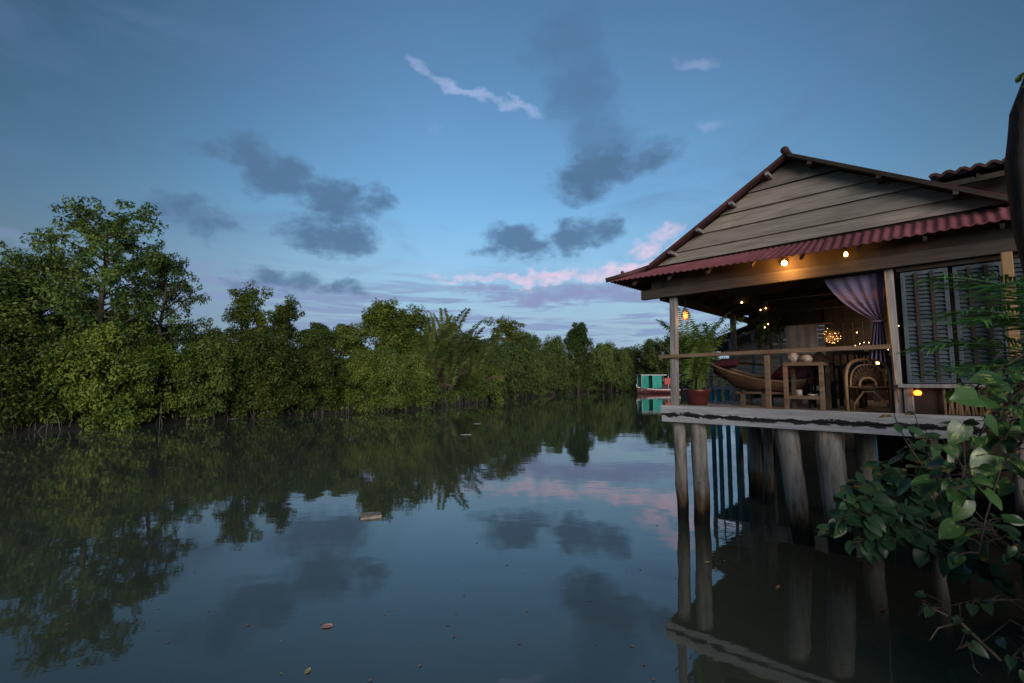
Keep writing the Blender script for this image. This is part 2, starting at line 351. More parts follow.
def ramp(x, x0, x1, y0, y1, smooth=True):
    mr = N.new('ShaderNodeMapRange'); mr.interpolation_type = 'SMOOTHSTEP' if smooth else 'LINEAR'; L.new(x, mr.inputs['Value'])
    for k, val in (('From Min', x0), ('From Max', x1), ('To Min', y0), ('To Max', y1)): mr.inputs[k].default_value = val
    return mr.outputs['Result']
# colours below are radiances x10 (background strength is 0.1)
# the low sky opposite the sun: pale blue-lilac instead of the sky model's yellow
base = wmix(ramp(EL, 3, 22, .97, 0.0), base, (1.65, 2.15, 2.95))
# sky colour darkened towards the sides and top in place of lens vignette
base = wmix(1.0, base, (1.06, 1.15, 1.11), 'MULTIPLY')
azf = wm('MULTIPLY', ramp(AZ, -56, -6, .38, .95), ramp(AZ, 20, 62, .95, .50))
elf = ramp(EL, 24, 46, 1.0, .92)
base = wmix(1.0, base, wm('MULTIPLY', azf, elf), 'MULTIPLY')
hazy = wnoise((2.6, 2.6, 9), 6, .6, .5).outputs['Fac']
base = wmix(wm('MULTIPLY', ramp(hazy, .46, .72, 0, .4), ramp(EL, 6, 22, .3, 1)), base, (.55, .95, 1.8))
# dim purple-grey bars just above the trees
bars = wm('MULTIPLY', ramp(streak, .45, .60, 0, .85), wm('MULTIPLY', ramp(EL, 2, 5, .3, 1), ramp(EL, 9, 15, 1, 0)))
base = wmix(bars, base, (1.12, 1.50, 2.50))
fluffy = wm('ADD', wm('MULTIPLY', fluff, .65), wm('MULTIPLY', fine, .35))
# pink lit clouds
bankm = cloud([(13, 13.2, 8, 1.5, 6, 1), (4, 12.4, 9, 1.1, 2, .9), (-6, 12.0, 7, .8, 0, .75), (16.5, 16.0, 5.5, 1.7, 14, .8), (20, 14.2, 6, 1.6, 8, .9)], .26, 1.0, fluff, 1.4)
bankd = cloud([(5, 10.4, 10, 1.6, 2, 1), (14, 10.5, 8, 1.5, 0, .9), (-4, 10.6, 8, 1.0, 0, .8)], .3, 1.0, fluff, 1.3)
base = wmix(wm('MULTIPLY', bankd, .95), base, (1.25, 1.50, 2.55))
base = wmix(wm('MULTIPLY', bankm, ramp(fine, .3, .7, .30, .85)), base, (4.4, 3.15, 3.9))
wisp = cloud([(-10.6, 34.3, 3.4, .9, -22, .8), (-5.5, 32.9, 5.5, .75, -8, 1), (.5, 31.4, 5, .7, -22, .9)], .10, 1.35, fluffy, 1.0)
base = wmix(wm('MULTIPLY', wisp, .42), base, (3.1, 3.3, 4.9))
base = wmix(wm('MULTIPLY', cloud([(22, 33, 5, 1.6, -10, 1), (24, 27.5, 5, 1, -10, .8), (-10.8, 29.3, 2.5, 1.0, 0, .7), (-18, 18, 3, .7, 0, .6)], .5, 1.3, fluff, 1.2), .35), base, (2.6, 2.7, 4.2))
# slate cumulus still in the earth's shadow
d1 = cloud([(-33.5, 23.2, 4.39, 2.12, 0, .9), (-27.3, 22.2, 6.83, 3.75, -14, 1.1), (-21.0, 20.6, 5.61, 2.75, -22, 1), (-17.5, 20.8, 3.90, 1.88, 0, .8), (-21.6, 16.4, 7.32, 3.38, 0, 1.05), (-34.6, 16.6, 5.61, 2.75, 0, .75), (-25.5, 10.9, 6.34, 1.75, 0, .85), (-20.5, 10.4, 4.27, 1.50, 0, .8), (-44, 22, 8.54, 2.50, 0, .5)], .18, 1.05, fluffy, 2.3)
d2 = cloud([(.6, 16.7, 6.10, 3.25, 0, 1.1), (8.6, 17.6, 5.86, 2.75, 12, 1.05), (-3, 15.5, 4.88, 1.38, 0, .7), (11.0, 23.8, 8.54, 3.75, 10, 1.05), (16.5, 25.2, 4.88, 3.00, 0, .85), (7.5, 22.5, 4.88, 2.00, 0, .6)], .18, 1.05, fluffy, 2.3)
d3 = cloud([(8.3, 32.5, 5.4, 5.0, 0, 1.1), (11.0, 28.0, 5.6, 4.6, 0, 1.1), (6.5, 37, 6, 4, 0, .8), (9, 22.5, 7, 2.2, 0, .8)], .0, 1.15, fluff, 1.5)
base = wmix(wm('MULTIPLY', wm('MAXIMUM', d1, d2), .88), base, (.42, .80, 1.45))
base = wmix(wm('MULTIPLY', d3, .58), base, (.38, .78, 1.40))
below = ramp(EL, -2, 0.2, 0, 1)
base = wmix(below, (.35, .42, .45), base)
L.new(base, bg.inputs['Color']); bg.inputs['Strength'].default_value = .1

sun = bpy.data.lights.new('sun', 'SUN'); so = bpy.data.objects.new('sun', sun); COL.objects.link(so)
sun.energy = 1.8; sun.angle = math.radians(36); sun.color = (1.0, .91, .86)
sdir = Vector((math.sin(SUN_AZ)*math.cos(SUN_EL), math.cos(SUN_AZ)*math.cos(SUN_EL), math.sin(SUN_EL)))
so.rotation_euler = sdir.to_track_quat('Z', 'Y').to_euler(); so.location = (0, -20, 20)
sc.view_settings.view_transform = 'Standard'; sc.view_settings.look = 'None'; sc.view_settings.exposure = 1.08; sc.view_settings.gamma = 1
sc.cycles.use_denoising = True; sc.cycles.max_bounces = 6; sc.cycles.transparent_max_bounces = 8; sc.cycles.caustics_reflective = False; sc.cycles.caustics_refractive = False
sc.cycles.sample_clamp_indirect = 4

# ------------------------------------------------------------------ water and ground
def mat_water():
    m, N, L, b = nt('murky river water'); b.inputs['Roughness'].default_value = .025; b.inputs['IOR'].default_value = 1.7
    b.inputs['Specular IOR Level'].default_value = .5
    tc = N.new('ShaderNodeTexCoord')
    def nz(sc_, det, rough=.5):
        mp = N.new('ShaderNodeMapping'); mp.inputs['Scale'].default_value = sc_; mp.inputs['Rotation'].default_value = (0, 0, -.35); L.new(tc.outputs['Object'], mp.inputs['Vector'])
        n = N.new('ShaderNodeTexNoise'); n.inputs['Scale'].default_value = 1; n.inputs['Detail'].default_value = det; n.inputs['Roughness'].default_value = rough; L.new(mp.outputs['Vector'], n.inputs['Vector']); return n.outputs['Fac']
    r = N.new('ShaderNodeValToRGB'); e = r.color_ramp.elements; e[0].position = .35; e[0].color = (.054, .064, .044, 1); e[1].position = .7; e[1].color = (.068, .080, .056, 1)
    L.new(nz((.12, .12, 1), 4), r.inputs['Fac']); L.new(r.outputs['Color'], b.inputs['Base Color'])
    b1 = N.new('ShaderNodeBump'); b1.inputs['Strength'].default_value = .10; b1.inputs['Distance'].default_value = .010; L.new(nz((2.2, 4.0, 1), 3), b1.inputs['Height'])
    b2 = N.new('ShaderNodeBump'); b2.inputs['Strength'].default_value = .12; b2.inputs['Distance'].default_value = .04; L.new(nz((.5, .8, 1), 2), b2.inputs['Height']); L.new(b1.outputs['Normal'], b2.inputs['Normal'])
    L.new(b2.outputs['Normal'], b.inputs['Normal']); return m
wmb = MB(); wmb.add([(-1500,-600,0),(1500,-600,0),(1500,1500,0),(-1500,1500,0)], [(0,1,2,3)])
tag(wmb.build('river_water', mat_water()), kind='structure')

# ------------------------------------------------------------------ the house over the water
HP = Vector((2.846, 8.873, 0)); HR = -math.radians(43.872)
HM = Matrix.Translation(HP) @ Matrix.Rotation(HR, 4, 'Z')
def hw(u, v, z): return HM @ Vector((u, v, z))
def deck_thing(name, u, v, z, label, cat, group=None, rz=0): return empty(name, hw(u, v, z), HR + rz, label, cat, group)
DZ = 2.05
house = empty('stilt_house', HP, HR, 'open wooden stilt house with a plank gable and red corrugated eaves standing over the river', 'house')

def corrug(p00, p01, p10, p11, period, amp, rows=2, t=.012):
    """sheet from edge p00-p01 (along the waves) to p10-p11 (down the slope); returns grid"""
    p00, p01, p10, p11 = map(Vector, (p00, p01, p10, p11))
    nrm = (p01-p00).cross(p10-p00).normalized()
    if nrm.z < 0: nrm = -nrm
    n = max(8, int(max((p01-p00).length, (p11-p10).length)/period*6)); wl = max((p01-p00).length, (p11-p10).length)
    P = []
    for i in range(rows+1):
        a = i/rows; row = []
        for j in range(n+1):
            b = j/n; q0 = p00.lerp(p01, b); q1 = p10.lerp(p11, b); q = q0.lerp(q1, a)
            row.append(q + nrm*(amp*math.sin(2*PI*b*wl/period)))
        P.append(row)
    return P
def roof_sheet(parent, name, quads, mat_, period=.112, amp=.011, t=.014):
    m = MB()
    for q in quads: m.sheet(corrug(*q, period, amp), t)
    return m.build(name, mat_, parent)
# deck
m = MB(); v = .02
while v < 6.2:
    w_ = random.uniform(.15, .19); m.box((-.02, v, DZ-.045), (5.6, min(v+w_-.012, 6.2), DZ + random.uniform(-.004, .004))); v += w_
m.build('deck_planks', M['plank'], house)
m = MB()
m.add([(-.05,-.045,1.765),(4.22,-.045,1.765),(4.22,0,1.765),(-.05,0,1.765),(-.05,-.045,1.893),(4.22,-.04,1.893),(4.22,0,1.893),(-.05,0,1.893)], [(3,2,1,0),(4,5,6,7),(0,1,5,4),(1,2,6,5),(2,3,7,6),(3,0,4,7)])
m.add([(-.06,-.055,1.898),(4.22,-.055,1.898),(4.22,0,1.898),(-.06,0,1.898),(-.06,-.062,2.062),(4.22,-.062,2.066),(4.22,0,2.066),(-.06,0,2.062)], [(3,2,1,0),(4,5,6,7),(0,1,5,4),(1,2,6,5),(2,3,7,6),(3,0,4,7)])
m.build('fascia', M['fascia'], house, .006)
m = MB()
m.box((-.045, .003, 1.80), (-.001, 6.2, 2.0)); m.build('side_fascia', M['post'], house)
m = MB()
for v in (.35, 1.5, 3.0, 4.5, 6.0): m.box((0, v-.06, 1.80), (5.6, v+.06, DZ-.05))
m.build('joist', M['dark'], house)
# piles
def pile(u, v, r0, r1, du=0, dv=0, top=1.82, mat_='tidepile'):
    k = MB(); n = 9
    pts = [(u+du*(1-i/(n-1)) + random.uniform(-.012, .012), v+dv*(1-i/(n-1)), -.6 + (top+.6)*i/(n-1)) for i in range(n)]
    k.tube(pts, [r0 + (r1-r0)*i/(n-1) + random.uniform(-.006, .006) for i in range(n)], 14, wob=.03)
    return k.build('pile', M[mat_], house)
pile(.17, .22, .10, .115, .03, 0); pile(.54, .18, .135, .135, .02, 0)
pile(1.93, .24, .15, .165, .24, .02); pile(2.50, .22, .17, .175, .14, .02)
pile(2.75, 1.9, .15, .15)
for u, v in ((1.05, 2.4), (3.6, 2.6), (4.6, 2.6), (1.9, 4.8), (3.4, 4.8)): pile(u, v, .09, .09, random.uniform(-.1, .1), 0)
for u, v in ((.63, 2.9), (.02, 4.95)): pile(u, v, .14, .14, random.uniform(-.05, .05), 0)
m = MB(); u = 2.0
while u < 5.6: m.box((u, 5.9, .1), (u+.21, 5.93, 1.99)); u += .215
m.build('backdrop_boards', M['dark'], house)  # boards added as a dark backdrop closing the bright gap under the deck
m = MB(); m.tube([(3.12, .12, .9), (3.1, .1, 1.78)], .012, 6); m.build('drain_pipe', M['teal'], house)
# posts
def post(u, v, z0, z1, w_=.11, d_=.11, lean=0, mat_='post', name='post'):
    k = MB(); k.bar((u, v, z0), (u+lean, v, z1), w_, d_, (0,1,0)); return k.build(name, M[mat_], house, .008)
post(.14, .12, DZ, 4.08, .12, .12, .035); post(3.395, .10, DZ, 4.08, .10, .10, -.02)
post(1.17, 2.2, DZ, 4.3, .075, .075); post(.12, 3.4, DZ, 4.08); post(.12, 6.05, DZ, 4.08); post(5.4, .1, DZ, 4.08); post(2.6, 5.0, DZ, 4.3); post(5.4, 6.05, DZ, 4.08)
post(1.75, .07, DZ, 2.96, .075, .07, .0, 'rail', 'rail_post')
post(3.50, .06, DZ, 2.44, .10, .09, 0, 'post', 'window_stud'); post(3.86, .06, DZ, 2.44, .03, .03, 0, 'rail', 'window_stud')
m = MB(); m.bar((-.10, .015, 2.965), (3.34, .015, 2.985), .05, .065); m.build('hand_rail', M['rail'], house, .006)
m = MB(); m.bar((.05, .06, 2.955), (.05, 6.0, 2.955), .035, .05); m.build('side_rail', M['dark'], house)
m = MB(); m.tube([(.02+.01, .06, 2.62), (.03, 3.0, 2.60), (.04, 6.0, 2.62)], .012, 6); m.build('side_rope', M['dark'], house)
# beams
m = MB(); m.bar((-.40, -.02, 4.165), (5.9, -.02, 4.165), .10, .175); m.build('front_beam', M['beam'], house, .006)
m = MB(); m.bar((-.02, .04, 4.11), (-.02, 6.4, 4.11), .10, .14); m.bar((5.5, .04, 4.11), (5.5, 6.4, 4.11), .10, .14)
m.build('side_beam', M['dark'], house)
m = MB()
for v in (2.2, 4.2, 6.1): m.bar((0, v, 4.22), (5.5, v, 4.22), .09, .13)
m.build('tie_beam', M['dark'], house)
# roof
RU, RZ = 2.25, 6.08
LU, LZ = -.12, 4.70
RRU, RRZ = 4.62, 4.70
def slope(u0, z0, u1, z1, va, vb): return ((u0, va, z0), (u0, vb, z0), (u1, va, z1), (u1, vb, z1))
roof_sheet(house, 'roof_slope', [slope(RU, RZ, LU, LZ, -.24, 6.6)], M['roofdark'])
roof_sheet(house, 'roof_slope', [slope(RU, RZ, RRU, RRZ, -.24, 6.6)], M['roofdark'])
roof_sheet(house, 'side_eave', [((LU+.05, 0, LZ-.02), (LU+.05, 6.6, LZ-.02), (-.90, -.40, 4.455), (-.84, 6.6, 4.44))], M['roofdark'])
roof_sheet(house, 'front_eave', [((LU-.02, .0, 4.665), (2.68, 0, 4.665), (-.92, -.42, 4.465), (2.68, -.42, 4.39)), ((2.68, .0, 4.665), (6.6, 0, 4.665), (2.68, -.42, 4.39), (6.6, -.42, 4.44))], M['roof'])
m = MB(); m.tube([(-.95, -.44, 4.49), (-.5, -.22, 4.60), (-.10, 0.0, 4.735)], [.045, .05, .05], 10); m.build('hip_cap', M['roofdark'], house)
m = MB(); m.lathe([(.0, 0), (.03, .0), (.035, .05), (.02, .07), (0, .075)], (-.66, -.30, 4.585), 10); m.build('hip_finial', M['roofdark'], house)
m = MB(); m.tube([(RU, -.34, RZ+.005), (RU, 2, RZ+.01), (RU, 6.7, RZ+.01)], .05, 14); m.tube([(RU, -.35, RZ), (RU, -.30, RZ)], .058, 14); m.build('ridge_cap', M['roofdark'], house)
for s_, uu, zz in ((-1, LU, LZ), (1, RRU, RRZ)):
    m = MB(); m.bar((RU+s_*.02, -.235, RZ-.055), (uu, -.235, zz-.055), .045, .12, (0,1,0)); 
    v_ = [ (RU, -.26, RZ-.01), (uu, -.26, zz-.01)]
    m.build('bargeboard', M['dark'] if s_ > 0 else M['roofdark'], house)
    for k in ((.12, .36, .60, .82) if s_ < 0 else (.13, .47, .79)):
        q = MB(); c = Vector((RU, 0, RZ)).lerp(Vector((uu, 0, zz)), k); q.bar((c.x, -.29, c.z-.10), (c.x, .0-.002, c.z-.10), .055, .055); q.build('purlin_end', M['post'] if s_ < 0 else M['beam'], house)
# gable boards: lapped planks clipped by the rakes
m = MB(); cuts = [4.70, 4.90, 5.15, 5.40, 5.67, 6.02]
def rake_u(z, s_):
    if s_ < 0: return RU + (LU-RU)*(RZ-.05-z)/(RZ-LZ)
    return RU + (RRU-RU)*(RZ-.05-z)/(RZ-LZ)
for i in range(5):
    z0, z1 = cuts[i]-.012, cuts[i+1]-.010; t0, t1 = -.055 - .002*i, -.018
    a0, a1, b1, b0 = max(rake_u(z0, -1), LU), rake_u(z1, -1), rake_u(z1, 1), min(rake_u(z0, 1), RRU)
    tilt = random.uniform(-.012, .012)
    f = [(a0, t0, z0), (b0, t0, z0+tilt), (b1, t1, z1+tilt), (a1, t1, z1)]
    bk = [(p[0], p[1]+.022, p[2]) for p in f]
    m.add(f+bk, [(0,1,2,3), (7,6,5,4), (0,4,5,1), (1,5,6,2), (2,6,7,3), (3,7,4,0)])
m.build('gable_boards', M['board'], house)
m = MB(); m.add([(LU+.05, 0, 4.55), (RRU-.05, 0, 4.55), (RU, 0, RZ-.06), (LU+.05, .02, 4.55), (RRU-.05, .02, 4.55), (RU, .02, RZ-.06)], [(0,1,2), (5,4,3), (0,3,4,1), (1,4,5,2), (2,5,3,0)]); m.build('gable_backing', M['dark'], house)
m = MB(); m.box((-.2, -.03, 4.262), (5.7, .02, 4.60)); m.build('eave_board', M['dark'], house)
# underside: rafters + lining
m = MB()
for v in np.arange(.6, 6.6, .75):
    m.bar((RU, v, RZ-.10), (LU-.6, v, LZ-.30), .05, .09); m.bar((RU, v, RZ-.10), (RRU+.6, v, LZ-.30), .05, .09)
for u in np.arange(-.4, 5.8, .7): m.bar((u, -.36, 4.34), (u, .0, 4.58), .04, .05)
m.build('rafters', M['dark'], house)
m = MB()
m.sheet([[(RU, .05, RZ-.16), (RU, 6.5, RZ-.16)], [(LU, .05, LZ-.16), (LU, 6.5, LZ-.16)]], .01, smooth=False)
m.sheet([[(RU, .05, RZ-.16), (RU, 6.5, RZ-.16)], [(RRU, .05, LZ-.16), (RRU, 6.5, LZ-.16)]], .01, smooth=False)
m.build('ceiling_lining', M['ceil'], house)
# back and right walls
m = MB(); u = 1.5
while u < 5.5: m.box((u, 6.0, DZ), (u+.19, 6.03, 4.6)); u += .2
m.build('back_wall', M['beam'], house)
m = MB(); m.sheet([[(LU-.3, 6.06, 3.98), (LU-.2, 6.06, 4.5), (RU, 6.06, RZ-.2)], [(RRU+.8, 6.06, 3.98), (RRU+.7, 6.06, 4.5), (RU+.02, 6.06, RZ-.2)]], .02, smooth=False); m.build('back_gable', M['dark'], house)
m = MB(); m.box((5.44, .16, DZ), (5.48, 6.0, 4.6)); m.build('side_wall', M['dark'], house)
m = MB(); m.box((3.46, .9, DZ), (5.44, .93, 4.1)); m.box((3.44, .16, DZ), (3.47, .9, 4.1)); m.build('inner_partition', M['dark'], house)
# shutter wall
m = MB(); m.bar((3.40, .0, 2.44), (5.5, .0, 2.44), .13, .05); m.build('window_sill', M['post'], house, .005)
m = MB(); m.box((3.46, .03, 4.02), (5.5, .07, 4.08)); m.build('window_head', M['dark'], house)
def shutter(u0, u1, z0, z1, v0):
    f = MB(); w_ = .045
    cols = 3; cw = (u1-u0)/cols
    f.box((u0, v0-.02, z0), (u0+w_, v0+.02, z1)); f.box((u1-w_, v0-.02, z0), (u1, v0+.02, z1))
    zm = z0 + (z1-z0)*.52
    for a in (z0, zm-.025, z1-.05): f.box((u0+w_, v0-.018, a), (u1-w_, v0+.018, a+.05))
    o = f.build('shutter', M['shutter'], house, .004)
    for k in (1, 2):
        q = MB(); q.box((u0+k*cw-.018, v0-.028, z0+.02), (u0+k*cw+.018, v0-.0185, z1-.02)); q.build('mullion', M['dark'], o)
    l = MB()
    for a, b_ in ((z0+.05, zm-.025), (zm+.025, z1-.05)):
        n = int((b_-a)/.052)
        for i in range(n):
            z = a + (i+.5)*(b_-a)/n
            l.bar((u0+w_, v0, z), (u1-w_, v0, z), .055, .008, (0, -.80, .60))
    l.build('louvres', M['shutter'], o)
    return o
shutter(3.50, 3.985, 2.475, 4.0, .045); shutter(4.03, 4.50, 2.475, 4.0, .075); shutter(4.54, 5.02, 2.475, 4.0, .06)
m = MB(); u = 3.9
while u < 5.3:
    m.bar((u, .07, DZ+.02), (u+random.uniform(-.05, .05), .07, 2.42), .022, .012, (0,1,0)); u += random.uniform(.026, .04)
m.build('split_bamboo_panel', M['straw'], house)
m = MB(); m.box((3.45, .12, DZ), (5.4, .14, 2.42)); m.build('wall_backing', M['dark'], house)
m = MB(); m.box((4.47, -.20, DZ+.02), (4.57, -.11, 4.06)); m.build('plaster_pillar', M['plaster'], house, .01)
m = MB(); m.tube([(3.335, .03, 4.05), (3.345, .025, 3.5), (3.36, .03, 3.0), (3.37, .03, 2.6), (3.40, .0, 2.2)], .011, 6); m.build('loose_cord', M['cane'], house)

# ------------------------------------------------------------------ second house behind
h2 = empty('river_hut', hw(-2.9, 9, 0), HR, 'low plank hut on teal stilts behind the open house, with a sloping dark roof', 'hut')
def h2p(u): return u + 2.9     # local u measured from the hut's left end, local v from its front
m = MB(); m.box((.2, 0, 2.22), (7.5, 4, 2.32)); m.build('floor', M['whitewood'], h2)
for u in (.28, .52, .80, 1.10, 1.6, 2.2, 2.9, 3.7):
    k = MB(); k.tube([(u, .08, -.5), (u+random.uniform(-.02, .02), .08, 2.22)], .075, 10); k.build('stilt', M['teal' if u < 1.4 else 'tidepile'], h2)
for u in (.5, 1.3, 2.2, 3.2):
    k = MB(); k.tube([(u, 2.2, -.5), (u, 2.2, 2.22)], .08, 8); k.build('stilt', M['tidepile'], h2)
r0, r1 = (-.15, 3.74), (5.0, 5.44)
m = MB(); m.sheet(corrug((r0[0], -.5, r0[1]), (r0[0], 4.3, r0[1]), (r1[0], -.5, r1[1]), (r1[0], 4.3, r1[1]), .2, .03), .03); m.build('roof', M['iron'], h2)
m = MB(); m.bar((0, -.1, 3.62), (5, -.1, 5.27), .06, .10); m.bar((.35, -.05, 3.40), (2.6, -.05, 4.10), .05, .08); m.build('rafter', M['rail'], h2)
for k_ in range(8):
    t = .08 + k_*.12; q = MB(); q.box((5*t-.05, -.42, 3.56+t*1.65), (5*t+.05, -.15, 3.64+t*1.65)); q.build('purlin_end', M['post'], h2)
for u, z in ((.3, 3.72), (1.0, 3.95), (1.75, 4.2), (2.6, 4.45)):
    k = MB(); k.bar((u, 0, 2.32), (u, 0, z), .08, .08, (0,1,0)); k.build('post', M['post'], h2)
m = MB(); z = 2.75
while z < 3.7: m.box((.6+max(0, (z-3.5)*2), 1.6, z), (6.5, 1.63, z+.13)); z += .14
z = 3.72
while z < 4.6: m.box((.6+(z-3.72)*3.1, 1.6, z), (6.5, 1.63, z+.13)); z += .14
m.build('plank_wall', M['board'], h2)
m = MB()
for z in (2.42, 2.56, 2.70, 2.84, 2.98): m.bar((.22, -.03, z), (2.2, -.03, z), .02, .045)
for u in (.24, .62, 1.0, 1.4, 1.8, 2.2): m.bar((u, -.05, 2.32), (u, -.05, 3.02), .04, .03, (0,1,0))
m.build('slat_railing', M['whitewood'], h2)

m = MB(); u = .25
while u < 7.4: m.box((u, 3.9, -.1), (u+.2, 3.93, 2.21)); u += .207
m.build('backdrop_boards', M['beam'], h2)  # planks added as backdrop so no bright sky reflects between the stilts
# ------------------------------------------------------------------ third house: only its tiled eave shows behind the gable
h3 = empty('tiled_house', hw(3.9, 4.5, 0), HR, 'house behind at the right whose red tiled eave rises past the gable end', 'house')
m = MB(); m.sheet(corrug((-.1, -.9, 6.42), (6, -.9, 6.42), (-.1, 2.6, 7.3), (6, 2.6, 7.3), .2, .03), .05); m.build('roof', M['roofdark'], h3)
m = MB(); m.box((0, .0, 0), (6, .15, 5.9)); m.box((0, -.3, 5.9), (6, -.25, 6.55)); m.build('wall', M['dark'], h3)
m = MB(); m.bar((-.05, -.75, 6.25), (6, -.75, 6.25), .06, .10)
for u in np.arange(0, 6, .55): m.bar((u, -.8, 6.29), (u, .2, 6.64), .05, .08)
m.build('rafters', M['dark'], h3)

# ------------------------------------------------------------------ things on the deck
# side table with shelf
t = deck_thing('side_table', 2.20, .55, DZ, 'square brown wooden side table with a lower shelf behind the rail', 'table')
m = MB(); m.box((-.28, -.27, .70), (.28, .27, .755)); m.build('table_top', M['rail'], t, .006)
for sx in (-1, 1):
    for sy in (-1, 1):
        m = MB(); m.box((sx*.25-.03, sy*.24-.03, 0), (sx*.25+.03, sy*.24+.03, .699)); m.build('leg', M['rail'], t, .004)
m = MB(); m.box((-.22, -.24, .19), (.22, .24, .215)); m.box((-.219, -.262, .17), (.219, -.242, .225)); m.build('shelf', M['rail'], t)
def lathe_thing(name, u, v, z, prof, mat_, label, cat, n=18, group=None):
    o = deck_thing(name, u, v, z, label, cat, group); k = MB(); k.lathe(prof, n=n); k.build('body', mat_, o); return o
b = MB(); b.lathe([(0,0),(.055,0),(.085,.03),(.088,.07),(.06,.11),(.03,.125),(0,.125)], hw(2.23, .43, 2.805), 18); tag(b.build('bowl', M['ceramic']), 'round white lidded bowl on the wooden side table', 'bowl')
b = MB(); b.lathe([(0,0),(.06,0),(.085,.05),(.075,.12),(.05,.14),(.06,.17),(0,.17)], hw(2.04, .47, 2.805), 18); tag(b.build('clay_jar', M['ceramic']), 'beige clay jar beside the white bowl on the side table', 'jar')
b = MB(); b.lathe([(.0,0),(.05,0),(.05,.1),(.0,.1)], hw(2.1, .45, 2.266), 14); tag(b.build('cup', M['ceramic']), 'pale cup on the lower shelf of the side table', 'cup')
b = MB(); b.lathe([(0,0),(.05,0),(.075,.03),(.07,.035),(0,.02)], hw(2.3, .42, 2.266), 16); tag(b.build('saucer', M['white']), 'small white dish on the lower shelf of the side table', 'dish')
o = deck_thing('conical_hat', 2.30, 1.0, 2.80, 'dark conical hat lying behind the side table top', 'hat')
k = MB(); k.lathe([(.24,0),(.13,.10),(.06,.16),(.02,.21),(0,.22)], n=22); k.build('crown', M['iron'], o)
o2 = deck_thing('stool', 2.30, 1.0, DZ, 'dark wooden stool carrying the conical hat', 'stool')
m = MB(); m.lathe([(0,.70),(.17,.70),(.17,.745),(0,.745)], n=18); m.build('seat', M['dark'], o2)
for a in range(4):
    m = MB(); c, s_ = math.cos(a*PI/2+.7), math.sin(a*PI/2+.7); m.tube([(c*.19, s_*.19, 0), (c*.13, s_*.13, .70)], .018, 8); m.build('leg', M['dark'], o2)

# bent cane armchair, its back to the river
c = deck_thing('cane_armchair', 3.03, .45, DZ, 'bent cane armchair with a fan shaped woven back beside the curtain', 'chair')
def arch(u0, u1, z0, zt, n=18, flat=.55, y=0.0, y2=None):
    pts = []
    for i in range(n+1):
        a = PI*i/n; uu = (u0+u1)/2 - (u1-u0)/2*math.copysign(abs(math.cos(a))**flat, math.cos(a)); zz = z0 + (zt-z0)*abs(math.sin(a))**.8
        pts.append((uu, y, zz))
    return pts
m = MB(); m.tube([(-.265, -.15, 0)] + arch(-.265, .265, .45, .77, y=-.15) + [(.265, -.15, 0)], .024, 8); m.build('back_frame', M['cane'], c)
m = MB(); m.tube([(-.21, -.14, .36)] + arch(-.21, .21, .40, .70, y=-.14, flat=.8) + [(.21, -.14, .36)], .012, 8)
m.tube([(-.25, -.15, .365), (.25, -.15, .365)], .016, 8); m.tube(arch(-.10, .10, .37, .50, y=-.17, flat=.8), .017, 8); m.build('back_rails', M['cane'], c)
m = MB()
for i in range(1, 16):
    a = PI*i/16; m.bar((-.10*math.cos(a), -.135, .37+.13*math.sin(a)), (-.205*math.cos(a), -.135, .37+.325*math.sin(a)), .022, .006, (0,1,0))
for rr in (.4, .6, .8): m.tube([(-(.10+.105*rr)*math.cos(PI*i/16), -.138, .37+(.13+.195*rr)*math.sin(PI*i/16)) for i in range(17)], .006, 5)
m.build('woven_back', M['wicker'], c)
m = MB(); m.tube([(-.19, -.13, .0), (-.18, -.13, .12), (-.06, -.13, .30), (.06, -.13, .30), (.20, -.13, .14), (.25, -.13, .05)], .014, 8); m.build('brace', M['cane'], c)
m = MB(); m.lathe([(0,.33),(.25,.33),(.26,.36),(.25,.39),(0,.40)], (0, .08, 0), 20); m.build('seat', M['wicker'], c)
for sx in (-1, 1):
    m = MB(); m.tube([(sx*.24, .28, 0), (sx*.24, .28, .52), (sx*.26, .1, .60), (sx*.265, -.15, .62)], .02, 8); m.build('arm', M['cane'], c)

# woven lounger: long boat-shaped rattan bed with maroon cushions
c = deck_thing('rattan_lounger', 1.15, 1.15, DZ, 'long boat shaped woven rattan lounger with maroon cushions behind the rail', 'lounger')
rim = [(-.70, .81), (-.45, .70), (-.1, .58), (.3, .47), (.7, .44), (1.05, .50)]; keel = [(-.69, .79), (-.52, .60), (-.22, .33), (.25, .235), (.7, .26), (1.04, .45)]
def ev(c_, t):
    x = t*(len(c_)-1); i = min(int(x), len(c_)-2); f = x-i; f = f; return (c_[i][0]*(1-f)+c_[i+1][0]*f, c_[i][1]*(1-f)+c_[i+1][1]*f)
P = []
for i in range(25):
    t = i/24; (ru, rz_), (ku, kz) = ev(rim, t), ev(keel, t); hwid = .36*math.sin(PI*min(max(t*.92+.06, 0), 1))**.6; row = []
    for j in range(13):
        a = PI*j/12; s_ = math.sin(a)**.75; row.append((ru+(ku-ru)*s_, -math.cos(a)*hwid, rz_+(kz-rz_)*s_))
    P.append(row)
m = MB(); m.sheet(P, .02)
m.build('woven_shell', M['wicker'], c)
m = MB()
for k_ in range(1, 6):
    m.tube([(P[i][k_*1][0], P[i][k_][1]-.006, P[i][k_][2]) for i in range(25)], .009, 5)
for i in range(2, 24): m.tube([tuple(Vector(P[i][j]) + Vector((0, -.006, -.006))) for j in range(0, 7)], .011, 4)
m.build('weave_strands', M['cane'], c)
for j in (0, 12):
    m = MB(); m.tube([P[i][j] for i in range(25)], .024, 8); m.build('rim', M['rail'], c)
m = MB(); Q = []
